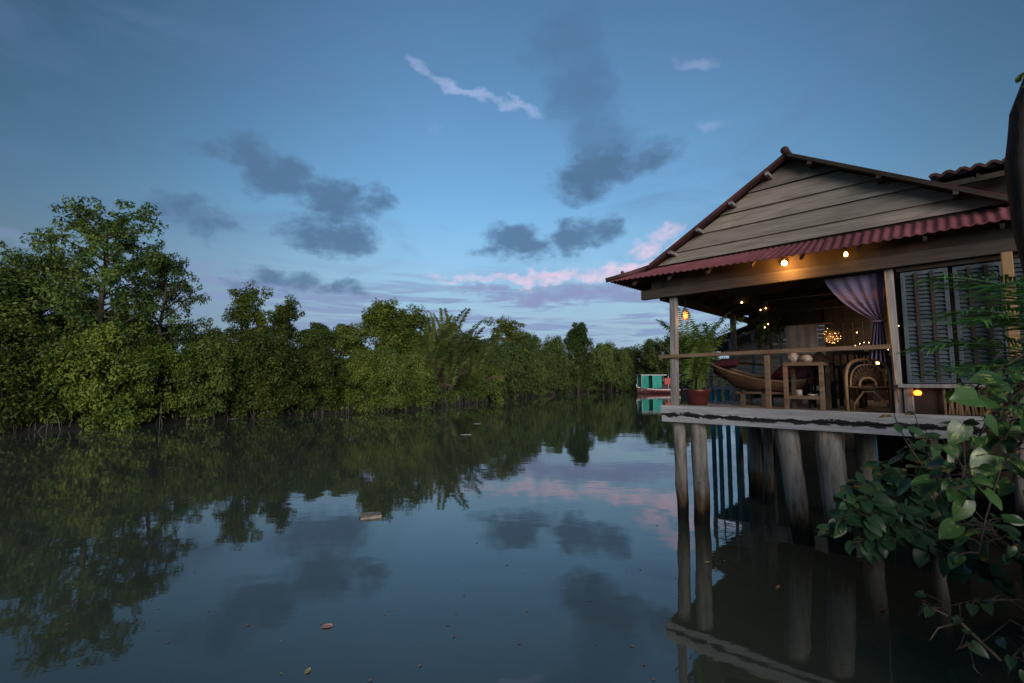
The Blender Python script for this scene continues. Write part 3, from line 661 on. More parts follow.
for i in range(17):
    t = .06 + .86*i/16; (ru, rz_), (ku, kz) = ev(rim, t), ev(keel, t); hwid = .32*math.sin(PI*min(max(t*.92+.06, 0), 1))**.6
    Q.append([(ru, -math.cos(PI*j/8)*hwid, rz_ - .16 + .08*math.sin(PI*j/8)) for j in range(9)])
m.sheet(Q, .05); m.build('mattress', M['maroon'], c)
for x in (-.08, .28, .75):
    for y in (-.2, .2):
        m = MB(); m.box((x-.035, y-.03, 0), (x+.035, y+.03, .27)); m.build('leg', M['rail'], c, .004)
m = MB(); m.box((-.2, -.23, .225), (.85, -.17, .265)); m.build('foot_rail', M['rail'], c)
def cushion(name, u, v, z, rz, tilt, mat_, label):
    o = deck_thing(name, u, v, z, label, 'cushion', None, rz); P = []
    for i in range(13):
        row = []
        for j in range(13):
            x, y = -1+2*i/12, -1+2*j/12; h = (1-x**4)*(1-y**4); row.append((x*.2, y*.2, .075*h**.5))
        P.append(row)
    k = MB(); k.grid(P); k.grid([[(p[0], p[1], -p[2]) for p in r] for r in P]); q = k.build('cover', mat_, o); q.rotation_euler = (tilt, 0, 0); return o
cushion('cushion', .72, 1.25, 2.86, .2, .25, M['maroon'], 'maroon cushion at the raised end of the rattan lounger')
cushion('cushion', 1.72, 1.25, 2.66, -.3, .5, M['maroon'], 'maroon cushion at the low end of the rattan lounger')
cushion('cushion', 2.02, 1.4, 2.70, .4, .7, M['bloom'], 'dark checked cushion at the foot of the rattan lounger')

# dark dining chairs and table inside
dt = deck_thing('dining_table', 3.0, 2.6, DZ, 'dark wooden dining table deep inside the open house', 'table')
m = MB(); m.box((-.7, -.4, .70), (.7, .4, .74)); m.build('table_top', M['beam'], dt, .006)
for sx in (-1, 1):
    for sy in (-1, 1):
        m = MB(); m.box((sx*.62-.03, sy*.33-.03, 0), (sx*.62+.03, sy*.33+.03, .699)); m.build('leg', M['beam'], dt)
def dining_chair():
    c = deck_thing('dining_chair', 0, 0, 0, 'x', 'chair', 'dark wooden dining chairs inside the house')
    m = MB(); m.box((-.21, -.2, .42), (.21, .2, .455)); m.build('seat', M['maroon'], c, .008)
    m = MB()
    for x in (-.19, -.095, 0, .095, .19): m.bar((x, -.19, .45), (x*1.02, -.25, .92), .03, .02, (0,1,0))
    m.bar((-.22, -.255, .93), (.22, -.255, .93), .03, .07); m.build('backrest', M['beam'], c)
    for sx in (-1, 1):
        for sy in (-1, 1):
            m = MB(); m.bar((sx*.19, sy*.18, 0), (sx*.19, sy*.18, .419), .04, .04, (0,1,0)); m.build('leg', M['beam'], c)
    return c
ch = dining_chair()
for i, (u, v, a, lb) in enumerate(((2.62, 1.35, .25, 'dark dining chair with slatted back between the side table and the cane armchair'), (2.95, 1.95, .0, 'dark dining chair in front of the dining table, behind the cane armchair'), (2.0, 2.6, -1.5, 'dark dining chair at the left end of the dining table'), (3.2, 3.3, PI, 'dark dining chair on the far side of the dining table'))):
    o = ch if i == 0 else copy_tree(ch)
    o.location = hw(u, v, DZ); o.rotation_euler = (0, 0, HR+a); o['label'] = lb
# turquoise cloth thrown over the table edge
o = deck_thing('turquoise_cloth', 2.62, 2.18, 2.86, 'turquoise cloth hanging in folds over the corner of the dining table', 'cloth')
P = [[(x, -.03+.03*math.sin(x*40+i), -.02-.045*i+.03*math.sin(x*22)) for x in np.linspace(-.16, .16, 17)] for i in range(7)]
P = [[(x, .2, -.055) for x in np.linspace(-.16, .16, 17)]] + P
m = MB(); m.sheet(P, .006); m.build('drape', M['bluecloth'], o)
# table lantern
o = deck_thing('candle_lantern', 2.95, 2.35, 2.79, 'small square candle lantern glowing on the dining table', 'lantern')
m = MB(); 
for sx in (-1, 1):
    for sy in (-1, 1): m.box((sx*.05-.008, sy*.05-.008, 0), (sx*.05+.008, sy*.05+.008, .20))
m.box((-.062, -.062, -.001), (.062, .062, .02)); m.box((-.062, -.062, .195), (.062, .062, .22)); m.build('frame', M['ceramic'], o)
m = MB(); m.lathe([(0,.022),(.028,.022),(.03,.09),(.012,.12),(0,.13)], n=12); m.build('flame', emit('candle glow', (1, .55, .2), 5), o)
o = deck_thing('glass_jar', 3.2, 2.4, 2.79, 'dull turquoise jar standing right of the candle lantern', 'jar')
m = MB(); m.lathe([(0,0),(.06,0),(.075,.05),(.06,.14),(.04,.17),(.045,.19),(0,.19)], n=16); m.build('body', M['shutter'], o)

# white sheet hung at the back
o = deck_thing('hanging_sheet', 1.2, 5.0, 3.9, 'off white sheet hanging at the back left of the open room', 'sheet')
P = [[(x, .015*math.sin(x*30+z), z) for x in np.linspace(-.36, .32, 25)] for z in np.linspace(0, -.72, 6)]
m = MB(); m.sheet(P, .008); m.build('sheet_cloth', M['cloth'], o)
m = MB(); m.tube([(-.45, 0, .0), (.6, 0, .0)], .012, 6); m.build('hanging_pole', M['cane'], o)

# curtain, gathered and tied
o = deck_thing('curtain', 3.0, .17, 4.07, 'purple checked curtain tied back against the window post', 'curtain')
P = []
for i in range(30):
    t = i/29; row = []
    for j in range(41):
        s_ = j/40
        if t < .6:
            q = t/.6; ul = -.42 + (.17+.42)*q**1.25 ; ur = .33 - .06*q; zl = -.69*q - .12*math.sin(PI*q)*.0; dep = .012*(1-q)+.028*q
        else:
            q = (t-.6)/.4; ul = .17 - .10*q; ur = .27 + .03*q; dep = .028+.02*q; zl = -.69 - .58*q
        sag = -.10*math.sin(PI*min(t/.6, 1))*(1-s_)**1.5 if t < .6 else 0
        row.append((ul+(ur-ul)*s_, dep*math.sin(s_*PI*(9))*(.5+.5*s_ if t < .3 else 1), zl + sag*.6 + .03*math.sin(s_*6)*t))
    P.append(row)
m = MB(); m.sheet(P, .004); m.build('curtain_cloth', M['curtain'], o)
m = MB(); m.tube([(.22+.07*math.cos(a), .045*math.sin(a), -.70+.01*math.sin(a)) for a in np.linspace(0, 2*PI, 17)], .016, 6); m.build('tie_band', M['curtain'], o)

# potted palm at the corner
def frond(mb, lb, base, az, length, rise, droop, nl, ll, lw, drop=.4, seed=0, vang=.9, rachis=.012):
    """one feather frond: rachis curve plus leaflets on both sides"""
    r = random.Random(seed); pts = []; n = 14; p = Vector(base); el = rise
    d = Vector((math.cos(az), math.sin(az), 0))
    for i in range(n+1):
        pts.append(p.copy()); el_ = rise - droop*(i/n)**1.4
        p = p + (d*math.cos(el_) + Vector((0,0,math.sin(el_))))*(length/n)
    mb.tube(pts, [rachis*(1-.8*i/n) for i in range(n+1)], 5, cap=False)
    side = Vector((-d.y, d.x, 0))
    for k in range(nl):
        t = .18 + .80*k/(nl-1); x = t*n; i = min(int(x), n-1); q = pts[i].lerp(pts[i+1], x-i); tan = (pts[i+1]-pts[i]).normalized(); up = side.cross(tan).normalized()
        if up.z < 0: up = -up
        L_ = ll*(math.sin(PI*(.12+.80*t))**.7)*r.uniform(.85, 1.1)
        for s_ in (-1, 1):
            dirv = (tan*(1.0-vang*.55) + side*s_*vang + up*r.uniform(.0, .25)).normalized()
            tip = q + dirv*L_ + Vector((0,0,-drop*L_*r.uniform(.6, 1.2)))
            mid = q + dirv*L_*.5 + Vector((0,0,-drop*L_*.16)); wv = tan*lw*.5 + Vector((r.uniform(-1,1), r.uniform(-1,1), r.uniform(-1,1)))*lw*.12
            lb.add([q, mid+wv, tip, mid-wv], [(0,1,2,3)])
    return pts
pp = deck_thing('potted_palm', .30, .75, DZ, 'leafy feather palm in a round brick red pot by the corner post', 'potted plant')
m = MB(); m.lathe([(0,.0),(.17,.0),(.20,.06),(.235,.24),(.255,.255),(.255,.30),(.235,.31),(.225,.28),(0,.27)], n=26); m.build('pot', M['pot'], pp)
mr_, ml_ = MB(), MB()
for k_ in range(20):
    a = 2*PI*k_/20 + random.uniform(-.2, .2); frond(mr_, ml_, (random.uniform(-.08,.08), random.uniform(-.08,.08), .27), a, random.uniform(1.15, 1.75), random.uniform(1.36, 1.54), random.uniform(.5, 1.35), 30, .30, .030, .5, k_)
mr_.build('stems', M['potpalm'], pp); ml_.build('fronds', M['potpalm'], pp)

# lamps the photograph shows lit
warm = emit('warm lamp glow', (1.0, .52, .15), 9)
def lamp_light(name, p, e, r=.03, c=(1, .43, .09)):
    l = bpy.data.lights.new(name, 'POINT'); l.energy = e; l.color = c; l.shadow_soft_size = r; o_ = bpy.data.objects.new(name, l); COL.objects.link(o_); o_.location = p; return o_
lan = deck_thing('woven_lantern', .315, .3, 3.66, 'glowing woven lantern hanging beside the corner post', 'lantern')
m = MB()
for a in np.linspace(0, 2*PI, 15)[:-1]:
    m.tube([(r_*math.cos(a), r_*math.sin(a), z) for r_, z in ((.04, 0), (.068, .05), (.075, .10), (.06, .16), (.03, .20))], .0055, 5)
for r_, z in ((.042, .0), (.068, .05), (.076, .10), (.06, .16), (.032, .20)): m.tube([(r_*math.cos(a), r_*math.sin(a), z) for a in np.linspace(0, 2*PI, 17)], .005, 5)
m.build('cage', M['cane'], lan)
m = MB(); m.lathe([(0,.03),(.03,.035),(.048,.09),(.04,.14),(.0,.17)], n=14); m.build('bulb', emit('lantern glow', (1.0, .36, .06), 1.8), lan)
m = MB(); m.tube([(0,0,.2), (0,0,.40)], .005, 5); m.build('cord', M['iron'], lan)
lamp_light('lantern_light', hw(.315, .2, 3.63), .45)
for i, (u, z, big, lb) in enumerate(((2.12, 4.345, 1, 'bright bare bulb throwing an orange glow on the front beam'), (2.92, 4.335, .6, 'small dimmer warm bulb under the red eave, to the right of the bright one'))):
    o = deck_thing('eave_bulb', u, -.13, z, lb, 'bulb')
    m = MB(); m.lathe([(0,-.035*big-.0),(.035*big,-.02),(.045*big,.01),(.03*big,.04),(0,.05)], n=14); m.build('glass', warm if i == 0 else emit('dim lamp glow', (1, .5, .12), 5), o)
    m = MB(); m.lathe([(.0,.0501),(.02,.0501),(.02,.09),(0,.09)], n=10); m.build('socket', M['iron'], o)
    lamp_light('bulb_light', hw(u+.04, -.26, z-.06), 15.0 if i == 0 else .5)
o = deck_thing('sill_lamp', 3.60, -.03, 2.35, 'small round orange lamp under the shuttered window sill', 'lamp')
m = MB(); m.lathe([(0,-.036),(.033,-.03),(.044,0),(.033,.026),(0,.036)], n=16); m.build('shade', emit('orange shade glow', (1.0, .22, .02), 2.6), o)
m = MB(); m.tube([(0,0,.04), (0,.0,.068)], .006, 5); m.build('cord', M['iron'], o)
# wicker ball with fairy lights + strings
fl = emit('fairy light glow', (1.0, .60, .22), 9)
o = deck_thing('fairy_light_ball', 2.0, 3.9, 3.5, 'twig ball wound with tiny warm fairy lights deep in the room', 'light')
m = MB(); e_ = MB()
for k_ in range(26):
    ax = Vector((random.uniform(-1,1), random.uniform(-1,1), random.uniform(-1,1))).normalized(); a_ = ax.orthogonal().normalized(); b_ = ax.cross(a_); R_ = .17*random.uniform(.9, 1.05)
    m.tube([(a_*math.cos(t)+b_*math.sin(t))*R_ for t in np.linspace(0, 2*PI, 15)], .005, 4, cap=False)
    for _ in range(2):
        t = random.uniform(0, 6.28); q = (a_*math.cos(t)+b_*math.sin(t))*R_; e_.lathe([(0,-.007),(.008,0),(0,.007)], q, 5)
m.build('twigs', M['rail'], o); e_.build('lights', emit('dim fairy glow', (1.0, .55, .18), 3.5), o)
m = MB(); m.tube([(0,0,.17), (0,0,.75)], .005, 5); m.build('cord', M['iron'], o)
o = deck_thing('string_lights', 2.9, 5.9, 3.5, 'string of tiny warm lights strung along the back wall', 'light')
m = MB(); e_ = MB(); pts = [(x, -.05, -.25 + .18*abs(math.sin(x*2.6)) + .04*math.sin(x*9)) for x in np.linspace(-1.2, 1.4, 30)]
m.tube(pts, .005, 4)
for p in pts: e_.lathe([(0,-.009),(.009,0),(0,.009)], Vector(p)+Vector((0,-.02,-.02)), 6)
for x, z in ((-.15, -.34), (.22, -.3), (.62, -.36), (-.7, .2), (.1, .3)): e_.lathe([(0,-.012),(.012,0),(0,.012)], (x, -.08, z), 6)
m.build('wire', M['iron'], o); e_.build('lights', fl, o)
lamp_light('string_glow', hw(2.6, 5.2, 3.3), 8, .3, (1, .6, .3)); lamp_light('fairy_glow', hw(2.0, 3.6, 3.4), 3, .15, (1, .6, .25))
# ceiling spot that catches the rafters
o = deck_thing('ceiling_lamp', .75, 2.1, 4.16, 'tiny lit lamp under the dark ceiling', 'lamp')
m = MB(); m.lathe([(0,-.02),(.02,0),(0,.02)], n=8); m.build('bulb', fl, o); m = MB(); m.tube([(0,0,.02),(0,0,.2)], .006, 5); m.build('cord', M['iron'], o)
# hanging plant on the inner post
o = deck_thing('hanging_plant', 1.28, 2.0, 3.95, 'trailing hanging plant hung with a few warm lights on the inner post', 'hanging plant')
m = MB(); lm = MB(); e_ = MB()
for k_ in range(22):
    a = random.uniform(0, 6.28); x, y = .13*math.cos(a), .13*math.sin(a); ln = random.uniform(.4, .85)
    pts = [(x*(1+.5*t), y*(1+.5*t), -.05-ln*t) for t in np.linspace(0, 1, 6)]; m.tube(pts, .004, 4, cap=False)
    for _ in range(26):
        t = random.random(); q = Vector((x*(1+.5*t), y*(1+.5*t), -.05-ln*t)); d = Vector((random.uniform(-1,1), random.uniform(-1,1), random.uniform(-.8,.3))).normalized()*.09; s_ = d.cross(Vector((random.random(), random.random(), 1))).normalized()*.02
        lm.add([q, q+d*.5+s_, q+d, q+d*.5-s_], [(0,1,2,3)])
for x, y, z in ((-.1, -.15, -.02), (.0, -.17, .0), (.03, -.16, -.32), (-.03, -.17, -.38)): e_.lathe([(0,-.012),(.012,0),(0,.012)], (x, y, z), 6)
m.lathe([(0,-.08),(.09,-.08),(.14,.05),(.13,.05),(0,-.02)], n=14)
m.tube([(0,0,.0),(0,0,.35)], .006, 4)
m.build('basket', M['wicker'], o); lm.build('foliage', M['potpalm'], o); e_.build('lights', fl, o)

# ------------------------------------------------------------------ far bank
def at(px, y_far, z=0.0):
    """a ground point Y metres ahead, seen at photo column px"""
    return Vector(((px-512)/473*y_far, y_far, z))
SHORE = [(-60, 5), (-40, 13), (-30.5, 19.5), (-24.9, 23.3), (-22.2, 25.8), (-19.8, 30.4), (-15.9, 35.8), (-12.6, 38.3), (-9.5, 40.6), (-7.8, 45.2), (-5.0, 54), (-1.6, 64.6), (3.0, 79), (9.6, 95.5), (17, 112), (26, 124), (40, 131), (70, 134), (120, 130)]
def shore_pt(t):
    seg = [(Vector((*a, 0)), Vector((*b, 0))) for a, b in zip(SHORE[:-1], SHORE[1:])]
    for a, b in seg:
        l = (b-a).length
        if t <= l: return a.lerp(b, t/l), (b-a).normalized()
        t -= l
    return seg[-1][1], (seg[-1][1]-seg[-1][0]).normalized()
m = MB(); P = []; tt = 0; rows = []
T = sum((Vector(b)-Vector(a)).length for a, b in zip(SHORE[:-1], SHORE[1:]))
n = 220
for i in range(n+1):
    p, d = shore_pt(T*i/n*.9999); nrm = Vector((-d.y, d.x, 0)); wob = .35*math.sin(i*1.7)+.25*math.sin(i*.61)
    far = p + nrm*40 + Vector((-900 if p.x < 10 else 200, 900, 0))*(.9)
    rows.append([tuple(p + nrm*(-1.2+wob) + Vector((0,0,-.4))), tuple(p + nrm*(0+wob) + Vector((0,0,.05))), tuple(p + nrm*(.5+wob) + Vector((0,0,.28+.1*math.sin(i*2.3)))), tuple(p+nrm*2.5 + Vector((0,0,.8))), tuple(p+nrm*9+Vector((0,0,2.2))), tuple(far+Vector((0,0,2.6)))])
m.grid(rows); tag(m.build('far_bank_ground', M['mud']), kind='structure')

def leafs(cent, rad, n, size, up=.45, aspect=.5, r=None, shell=.55):
    """n leaf quads in a clump: returns verts (4n,3)"""
    d = r.normal(size=(n, 3)); d /= np.linalg.norm(d, axis=1)[:, None]
    rr = (shell + (1-shell)*r.random(n)**.6) ; p = np.array(cent) + d*(np.array(rad)*rr[:, None])
    nrm = d*.75 + np.array([0, 0, up]) + r.normal(size=(n, 3))*.45; nrm /= np.linalg.norm(nrm, axis=1)[:, None]
    t = np.cross(nrm, r.normal(size=(n, 3))); t[:, 2] -= .25; t /= np.linalg.norm(t, axis=1)[:, None]; b = np.cross(nrm, t)
    s = size*(.65 + .7*r.random(n))[:, None]
    return np.stack([p, p+t*s*.5+b*s*aspect*.5+nrm*s*.06, p+t*s, p+t*s*.5-b*s*aspect*.5+nrm*s*.06], 1).reshape(-1, 3)
def leafmesh(name, V4, mat_):
    n = len(V4)//4; me = bpy.data.meshes.new(name); me.vertices.add(len(V4)); me.vertices.foreach_set('co', V4.astype(np.float32).ravel())
    me.loops.add(4*n); me.loops.foreach_set('vertex_index', np.arange(4*n, dtype=np.int32)); me.polygons.add(n)
    me.polygons.foreach_set('loop_start', np.arange(0, 4*n, 4, dtype=np.int32)); me.polygons.foreach_set('loop_total', np.full(n, 4, np.int32)); me.update(calc_edges=True); me.materials.append(mat_); return me
def meshobj(name, me, parent): o = bpy.data.objects.new(name, me); COL.objects.link(o); o.parent = parent; return o

def tree_proto(kind, seed):
    """returns (trunk mesh, crown mesh) of a tree standing on its origin, about H tall"""
    r = np.random.default_rng(seed); rd = random.Random(seed); cl = []; tr = MB(); V = []
    if kind == 'bush':            # dense mangrove: leafy from the waterline up
        H, R = 6.0, 3.0
        for i in range(95):
            a = r.random()*2*PI; zf = r.random()**.8; rr = R*math.sqrt(max(.02, 1-(zf*.92)**2.2))*(.45+.55*r.random()**.5)*(.85 + .25*math.sin(3*a+seed))
            cl.append(((rr*math.cos(a), rr*math.sin(a), .3+zf*(H-.9)+r.normal()*.2), .45+.45*r.random()))
        per, size, mat_ = 300, .20, M[('leafA', 'leafC', 'leafA')[seed % 3]]
        for i in range(9):
            a = rd.uniform(0, 6.28); tr.tube([(rd.uniform(-1,1)*.9, rd.uniform(-1,1)*.9, -.3), (math.cos(a)*.7, math.sin(a)*.7, 1.0), (math.cos(a)*1.5, math.sin(a)*1.5, 3.2), (math.cos(a)*1.6, math.sin(a)*1.6, 4.6)], [.08, .07, .045, .015], 6)
    elif kind == 'mid':           # taller, pointed irregular crown
        H, R = 9.0, 2.6
        for i in range(90):
            zf = r.random()**.75; a = r.random()*2*PI; rr = R*(1-.72*zf**1.6)*(.3+.7*r.random()**.5); rr *= .8+.35*math.sin(2*a+seed*1.3+zf*5)
            cl.append(((rr*math.cos(a), rr*math.sin(a), 1.2+zf*(H-1.7)), .38+.5*r.random()*(1-.5*zf)))
        per, size, mat_ = 260, .20, M[('leafA', 'leafB', 'leafC')[seed % 3]]
        tr.tube([(0,0,-.3), (.15,.1,2.5), (-.1,.2,5.5), (.05,0,8.3)], [.16, .13, .08, .02], 8)
        for i in range(14):
            c_, _ = cl[rd.randrange(len(cl))]; z0 = max(1.0, c_[2]-1.6); tr.tube([(0,.1,z0), (c_[0]*.5, c_[1]*.5, (z0+c_[2])/2), c_], [.06, .04, .012], 5)
    elif kind == 'tall':          # open layered crown on long limbs
        H = 13.5
        limbs = []
        tr.tube([(0,0,-.3), (.2,.1,3.5), (-.15,.2,7), (.15,.0,10), (.1,.1,12.6)], [.26, .21, .16, .09, .03], 9)
        for i in range(34):
            z0 = 4.0 + 8.0*(i/33); a = i*2.4 + r.random(); ln = (3.9 - 2.0*((z0-4)/8)**2.5)*(.6+.6*r.random()); up_ = .5+.9*r.random()
            e = np.array([ln*math.cos(a), ln*math.sin(a), z0+ln*up_*.55]); tr.tube([(0,.1,z0), tuple(e*np.array([.5,.5,1]) + np.array([0,0,(z0-e[2])*.35])), tuple(e)], [.075, .045, .012], 5)
            for k in range(7):
                t = .35+.65*r.random(); c_ = np.array([0,.1,z0])*(1-t)+e*t + r.normal(size=3)*np.array([.45,.45,.30]); cl.append((tuple(c_), .20+.36*r.random()))
        for k in range(34): cl.append(((r.normal()*.95, r.normal()*.95, 12.4+r.normal()*.6), .25+.35*r.random()))
        per, size, mat_ = 82, .23, M['leafB']
    elif kind == 'spindly':       # thin airy top
        H = 9.0
        tr.tube([(0,0,-.3), (.1,.1,3), (-.1,.1,6), (.1,0,8.6)], [.12, .10, .06, .015], 7)
        for i in range(22):
            z0 = 2.2+6.0*(i/21); a = i*2.4+r.random(); ln = 1.9*(.5+.6*r.random())*(1-.5*(z0-2.2)/6.8); e = np.array([ln*math.cos(a), ln*math.sin(a), z0+ln*(.9+.8*r.random())]); tr.tube([(0,.1,z0), tuple(e*.5+np.array([0,.05,z0*.5-.05])), tuple(e)], [.04, .025, .008], 5)
            for k in range(6):
                t = .3+.6*r.random(); c_ = np.array([0,.1,z0])*(1-t)+e*t+r.normal(size=3)*.32; cl.append((tuple(c_), .22+.34*r.random()))
        per, size, mat_ = 90, .19, M['leafA']
    elif kind == 'far':           # far bank: coarser leaves
        H, R = 11.0, 5.0
        for i in range(85):
            zf = r.random()**.7; a = r.random()*2*PI; rr = R*math.sqrt(max(.03, 1-(zf*.95)**2.4))*(.35+.65*r.random()**.5); rr *= .8+.3*math.sin(3*a+seed)
            cl.append(((rr*math.cos(a), rr*math.sin(a), 1.0+zf*(H-2.2)+r.normal()*.3), .7+.9*r.random()))
        per, size, mat_ = 170, .42, M['leafF']
        tr.tube([(0,0,-.3), (.2,.1,4), (0,.2,9)], [.25, .2, .05], 7)
        for i in range(7):
            c_, _ = cl[rd.randrange(len(cl))]; tr.tube([(0,.1,max(1, c_[2]-2.5)), c_], [.09, .02], 5)
    for c_, rad in cl:
        k = int(per*(.55+.9*r.random())*(rad/.6 if kind in ('tall',) else 1)); V.append(leafs(c_, (rad*1.1, rad*1.1, rad*.95), max(k, 8), size, r=r, shell=.35))
    tm = tr.build('trunk', M['bark']); me = tm.data; bpy.data.objects.remove(tm)
    return me, leafmesh('crown', np.concatenate(V), mat_), H
PROTO = {}
def proto(kind, seed):
    if (kind, seed) not in PROTO: PROTO[(kind, seed)] = tree_proto(kind, seed)
    return PROTO[(kind, seed)]
def plant_tree(kind, seed, p, h, label, group=None, wide=1.0, rz=None, name='mangrove_tree', cat='tree'):
    tm, cm, H = proto(kind, seed); s = h/H
    o = empty(name, p, random.uniform(0, 6.28) if rz is None else rz, label, cat, group); o.scale = (s*wide, s*wide, s)
    meshobj('trunk', tm, o); meshobj('crown', cm, o); return o
# front rank along the waterline
zones = [(-99, -21, 'dense dark mangrove bush at the water under the tall tree on the left', 'mangroves under the tall tree'),
         (-21, -15.4, 'low yellow green mangrove bush at the water right of the tall tree', 'mangroves right of the tall tree'),
         (-15.4, -8.6, 'rounded mangrove bush at the water left of the nipa palms', 'mangroves left of the nipa palms'),
         (-8.6, 4, 'mangrove bush on the bank just beyond the nipa palms', 'mangroves beyond the nipa palms'),
         (4, 22, 'small looking far mangrove on the bend of the river left of the boat', 'mangroves on the river bend'),
         (22, 200, 'far mangrove behind the moored boat and the corner post', 'mangroves behind the boat')]
def zone(p):
    for a, b_, lb, g in zones:
        if a <= p.x < b_: return lb, g
t = 26.0; i = 0
while t < T*.80:
    p, d = shore_pt(t); nrm = Vector((-d.y, d.x, 0)); far_ = p.y > 62
    q = p + nrm*random.uniform(.7, 1.5) + Vector((0, 0, .1)); lb, g = zone(p)
    h = random.uniform(4.7, 6.0) if not far_ else random.uniform(7.0, 9.0)*(1 if p.y < 100 else 1.05)
    if not 44.5 < q.y < 56: plant_tree('bush' if not far_ else 'far', (i*2+i//3) % 3, q, h, lb, g, 1.0 if not far_ else .95)
    t += random.uniform(3.0, 3.8) if not far_ else random.uniform(3.6, 4.8); i += 1
# second rank, each with the height its top has over the hedge
def top_h(top_y, Y): return .0 + 2.5 + (381-top_y)/473*Y
back = [ # column, distance, top row, kind, seed, width, label, group
 (-60, 29, 262, 'mid', 0, 1.5, 'dark bushy tree at the far left edge behind the hedge', None),
 (2, 28, 262, 'mid', 1, 1.45, 'dark broad tree left of the tall tree, at the picture edge', None),
 (38, 30, 248, 'tall', 11, 1.1, 'dark open tree leaning beside the tallest tree on its left', None),
 (100, 29.5, 201, 'tall', 12, 1.0, 'tallest tree of the far bank with an open layered crown', None),
 (160, 31, 248, 'tall', 13, .85, 'open crowned tree just right of the tallest tree', None),
 (75, 33, 300, 'mid', 2, 1.7, 'dense green tree filling the gap below the tallest crown', None),
 (130, 33, 308, 'mid', 1, 1.7, 'dense green tree below the two tall open crowns', None),
 (214, 36, 326, 'mid', 0, 1.3, 'leafy pointed tree right of the tall trees', None),
 (246, 39, 289, 'spindly', 21, 1.0, 'thin airy tree sticking up above the hedge', None),
 (283, 40, 301, 'spindly', 22, 1.1, 'airy tree next to the thin spindly one above the hedge', None),
 (264, 40, 324, 'mid', 2, 1.4, 'dense tree between the two airy trees', None),
 (316, 42, 320, 'mid', 1, 1.4, 'dark crowned tree midway along the hedge', None),
 (345, 44, 322, 'mid', 2, 1.4, 'yellowish round topped tree left of the pointed tree', None),
 (384, 46, 297, 'mid', 0, 1.35, 'tall pointed tree left of the nipa palms', None),
 (408, 49, 310, 'spindly', 22, 1.5, 'slim tree squeezed between the pointed tree and nipa palms', None),
 (475, 60, 331, 'far', 1, .8, 'rounded tree right behind the nipa palms', None),
 (506, 78, 321, 'spindly', 21, 1.6, 'thin topped tree beyond the nipa palms', None),
 (528, 84, 330, 'far', 2, .7, 'dense dark tree beyond the thin topped one', None),
 (552, 92, 336, 'far', 0, .7, 'middle tree on the far river bend', None),
 (578, 102, 320, 'mid', 1, .95, 'tallest tree on the far river bend, left of the boat', None),
 (603, 112, 339, 'far', 1, .75, 'low tree right of the tallest one on the bend', None),
 (611, 119, 343, 'far', 0, .7, 'low distant tree just left of the gap before the boat', None),
 (621, 123, 345, 'far', 1, .7, 'lowest distant tree on the bend left of the boat bow', None),
 (437, 58, 345, 'bush', 0, 1.2, 'bush filling the ground behind the nipa palms on the left', None),
 (458, 64, 348, 'bush', 2, 1.2, 'bush filling the ground behind the nipa palms on the right', None),
 (632, 128, 344, 'far', 2, .85, 'hazy tree in the distance left of the boat', None),
 (655, 118, 338, 'far', 0, .8, 'distant tree rising above the moored boat', None),
 (676, 112, 331, 'far', 1, .8, 'distant tree showing behind the corner post and palm', None),
 (705, 120, 342, 'far', 2, .9, 'distant tree behind the potted palm', None)]
for px, Y, ty, kind, seed, wd, lb, g in back:
    plant_tree(kind, seed, at(px, Y, .5), top_h(ty, Y)-.5, lb, g, wd, rz=seed*1.3+px)

# nipa palms: trunkless, long arching fronds straight from the mud
def nipa_proto(seed, n=18):
    r = random.Random(seed); mr_, ml_ = MB(), MB()
    for k in range(n):
        a = 2*PI*k/n + r.uniform(-.3, .3); frond(mr_, ml_, (r.uniform(-.4,.4), r.uniform(-.4,.4), 0), a, r.uniform(6.6, 9.2), r.uniform(1.2, 1.54), r.uniform(.45, 1.25), 54, 1.15, .17, .35, seed*50+k, vang=.75, rachis=.05)
    d1, d2 = MB(), MB()
    for k in range(6):
        a = r.uniform(0, 6.28); frond(d1, d2, (r.uniform(-.5,.5), r.uniform(-.5,.5), .3), a, r.uniform(3.5, 5), r.uniform(.9, 1.3), r.uniform(1.0, 1.7), 34, .7, .06, .8, seed*90+k, vang=.6, rachis=.04)
    return [('frond_stalks', mr_, 'nipa'), ('green_fronds', ml_, 'nipa'), ('dry_stalks', d1, 'nipadead'), ('dry_fronds', d2, 'nipadead')]
for px, Y, h, seed, lb in ((446, 50, 9.6, 1, 'nipa palm with the tallest arching fronds, in the middle of its clump'), (424, 47.6, 8.4, 2, 'nipa palm on the left of the clump, beside the pointed tree'), (474, 57, 8.4, 3, 'nipa palm on the right of the clump with drooping dry fronds')):
    o = empty('nipa_palm', at(px, Y, .2), 0, lb, 'palm', 'nipa palms on the far bank'); s = h/7.4; o.scale = (s*.85, s*.85, s)
    for nm, mb, mt in nipa_proto(seed): mb.build(nm, M[mt], o)

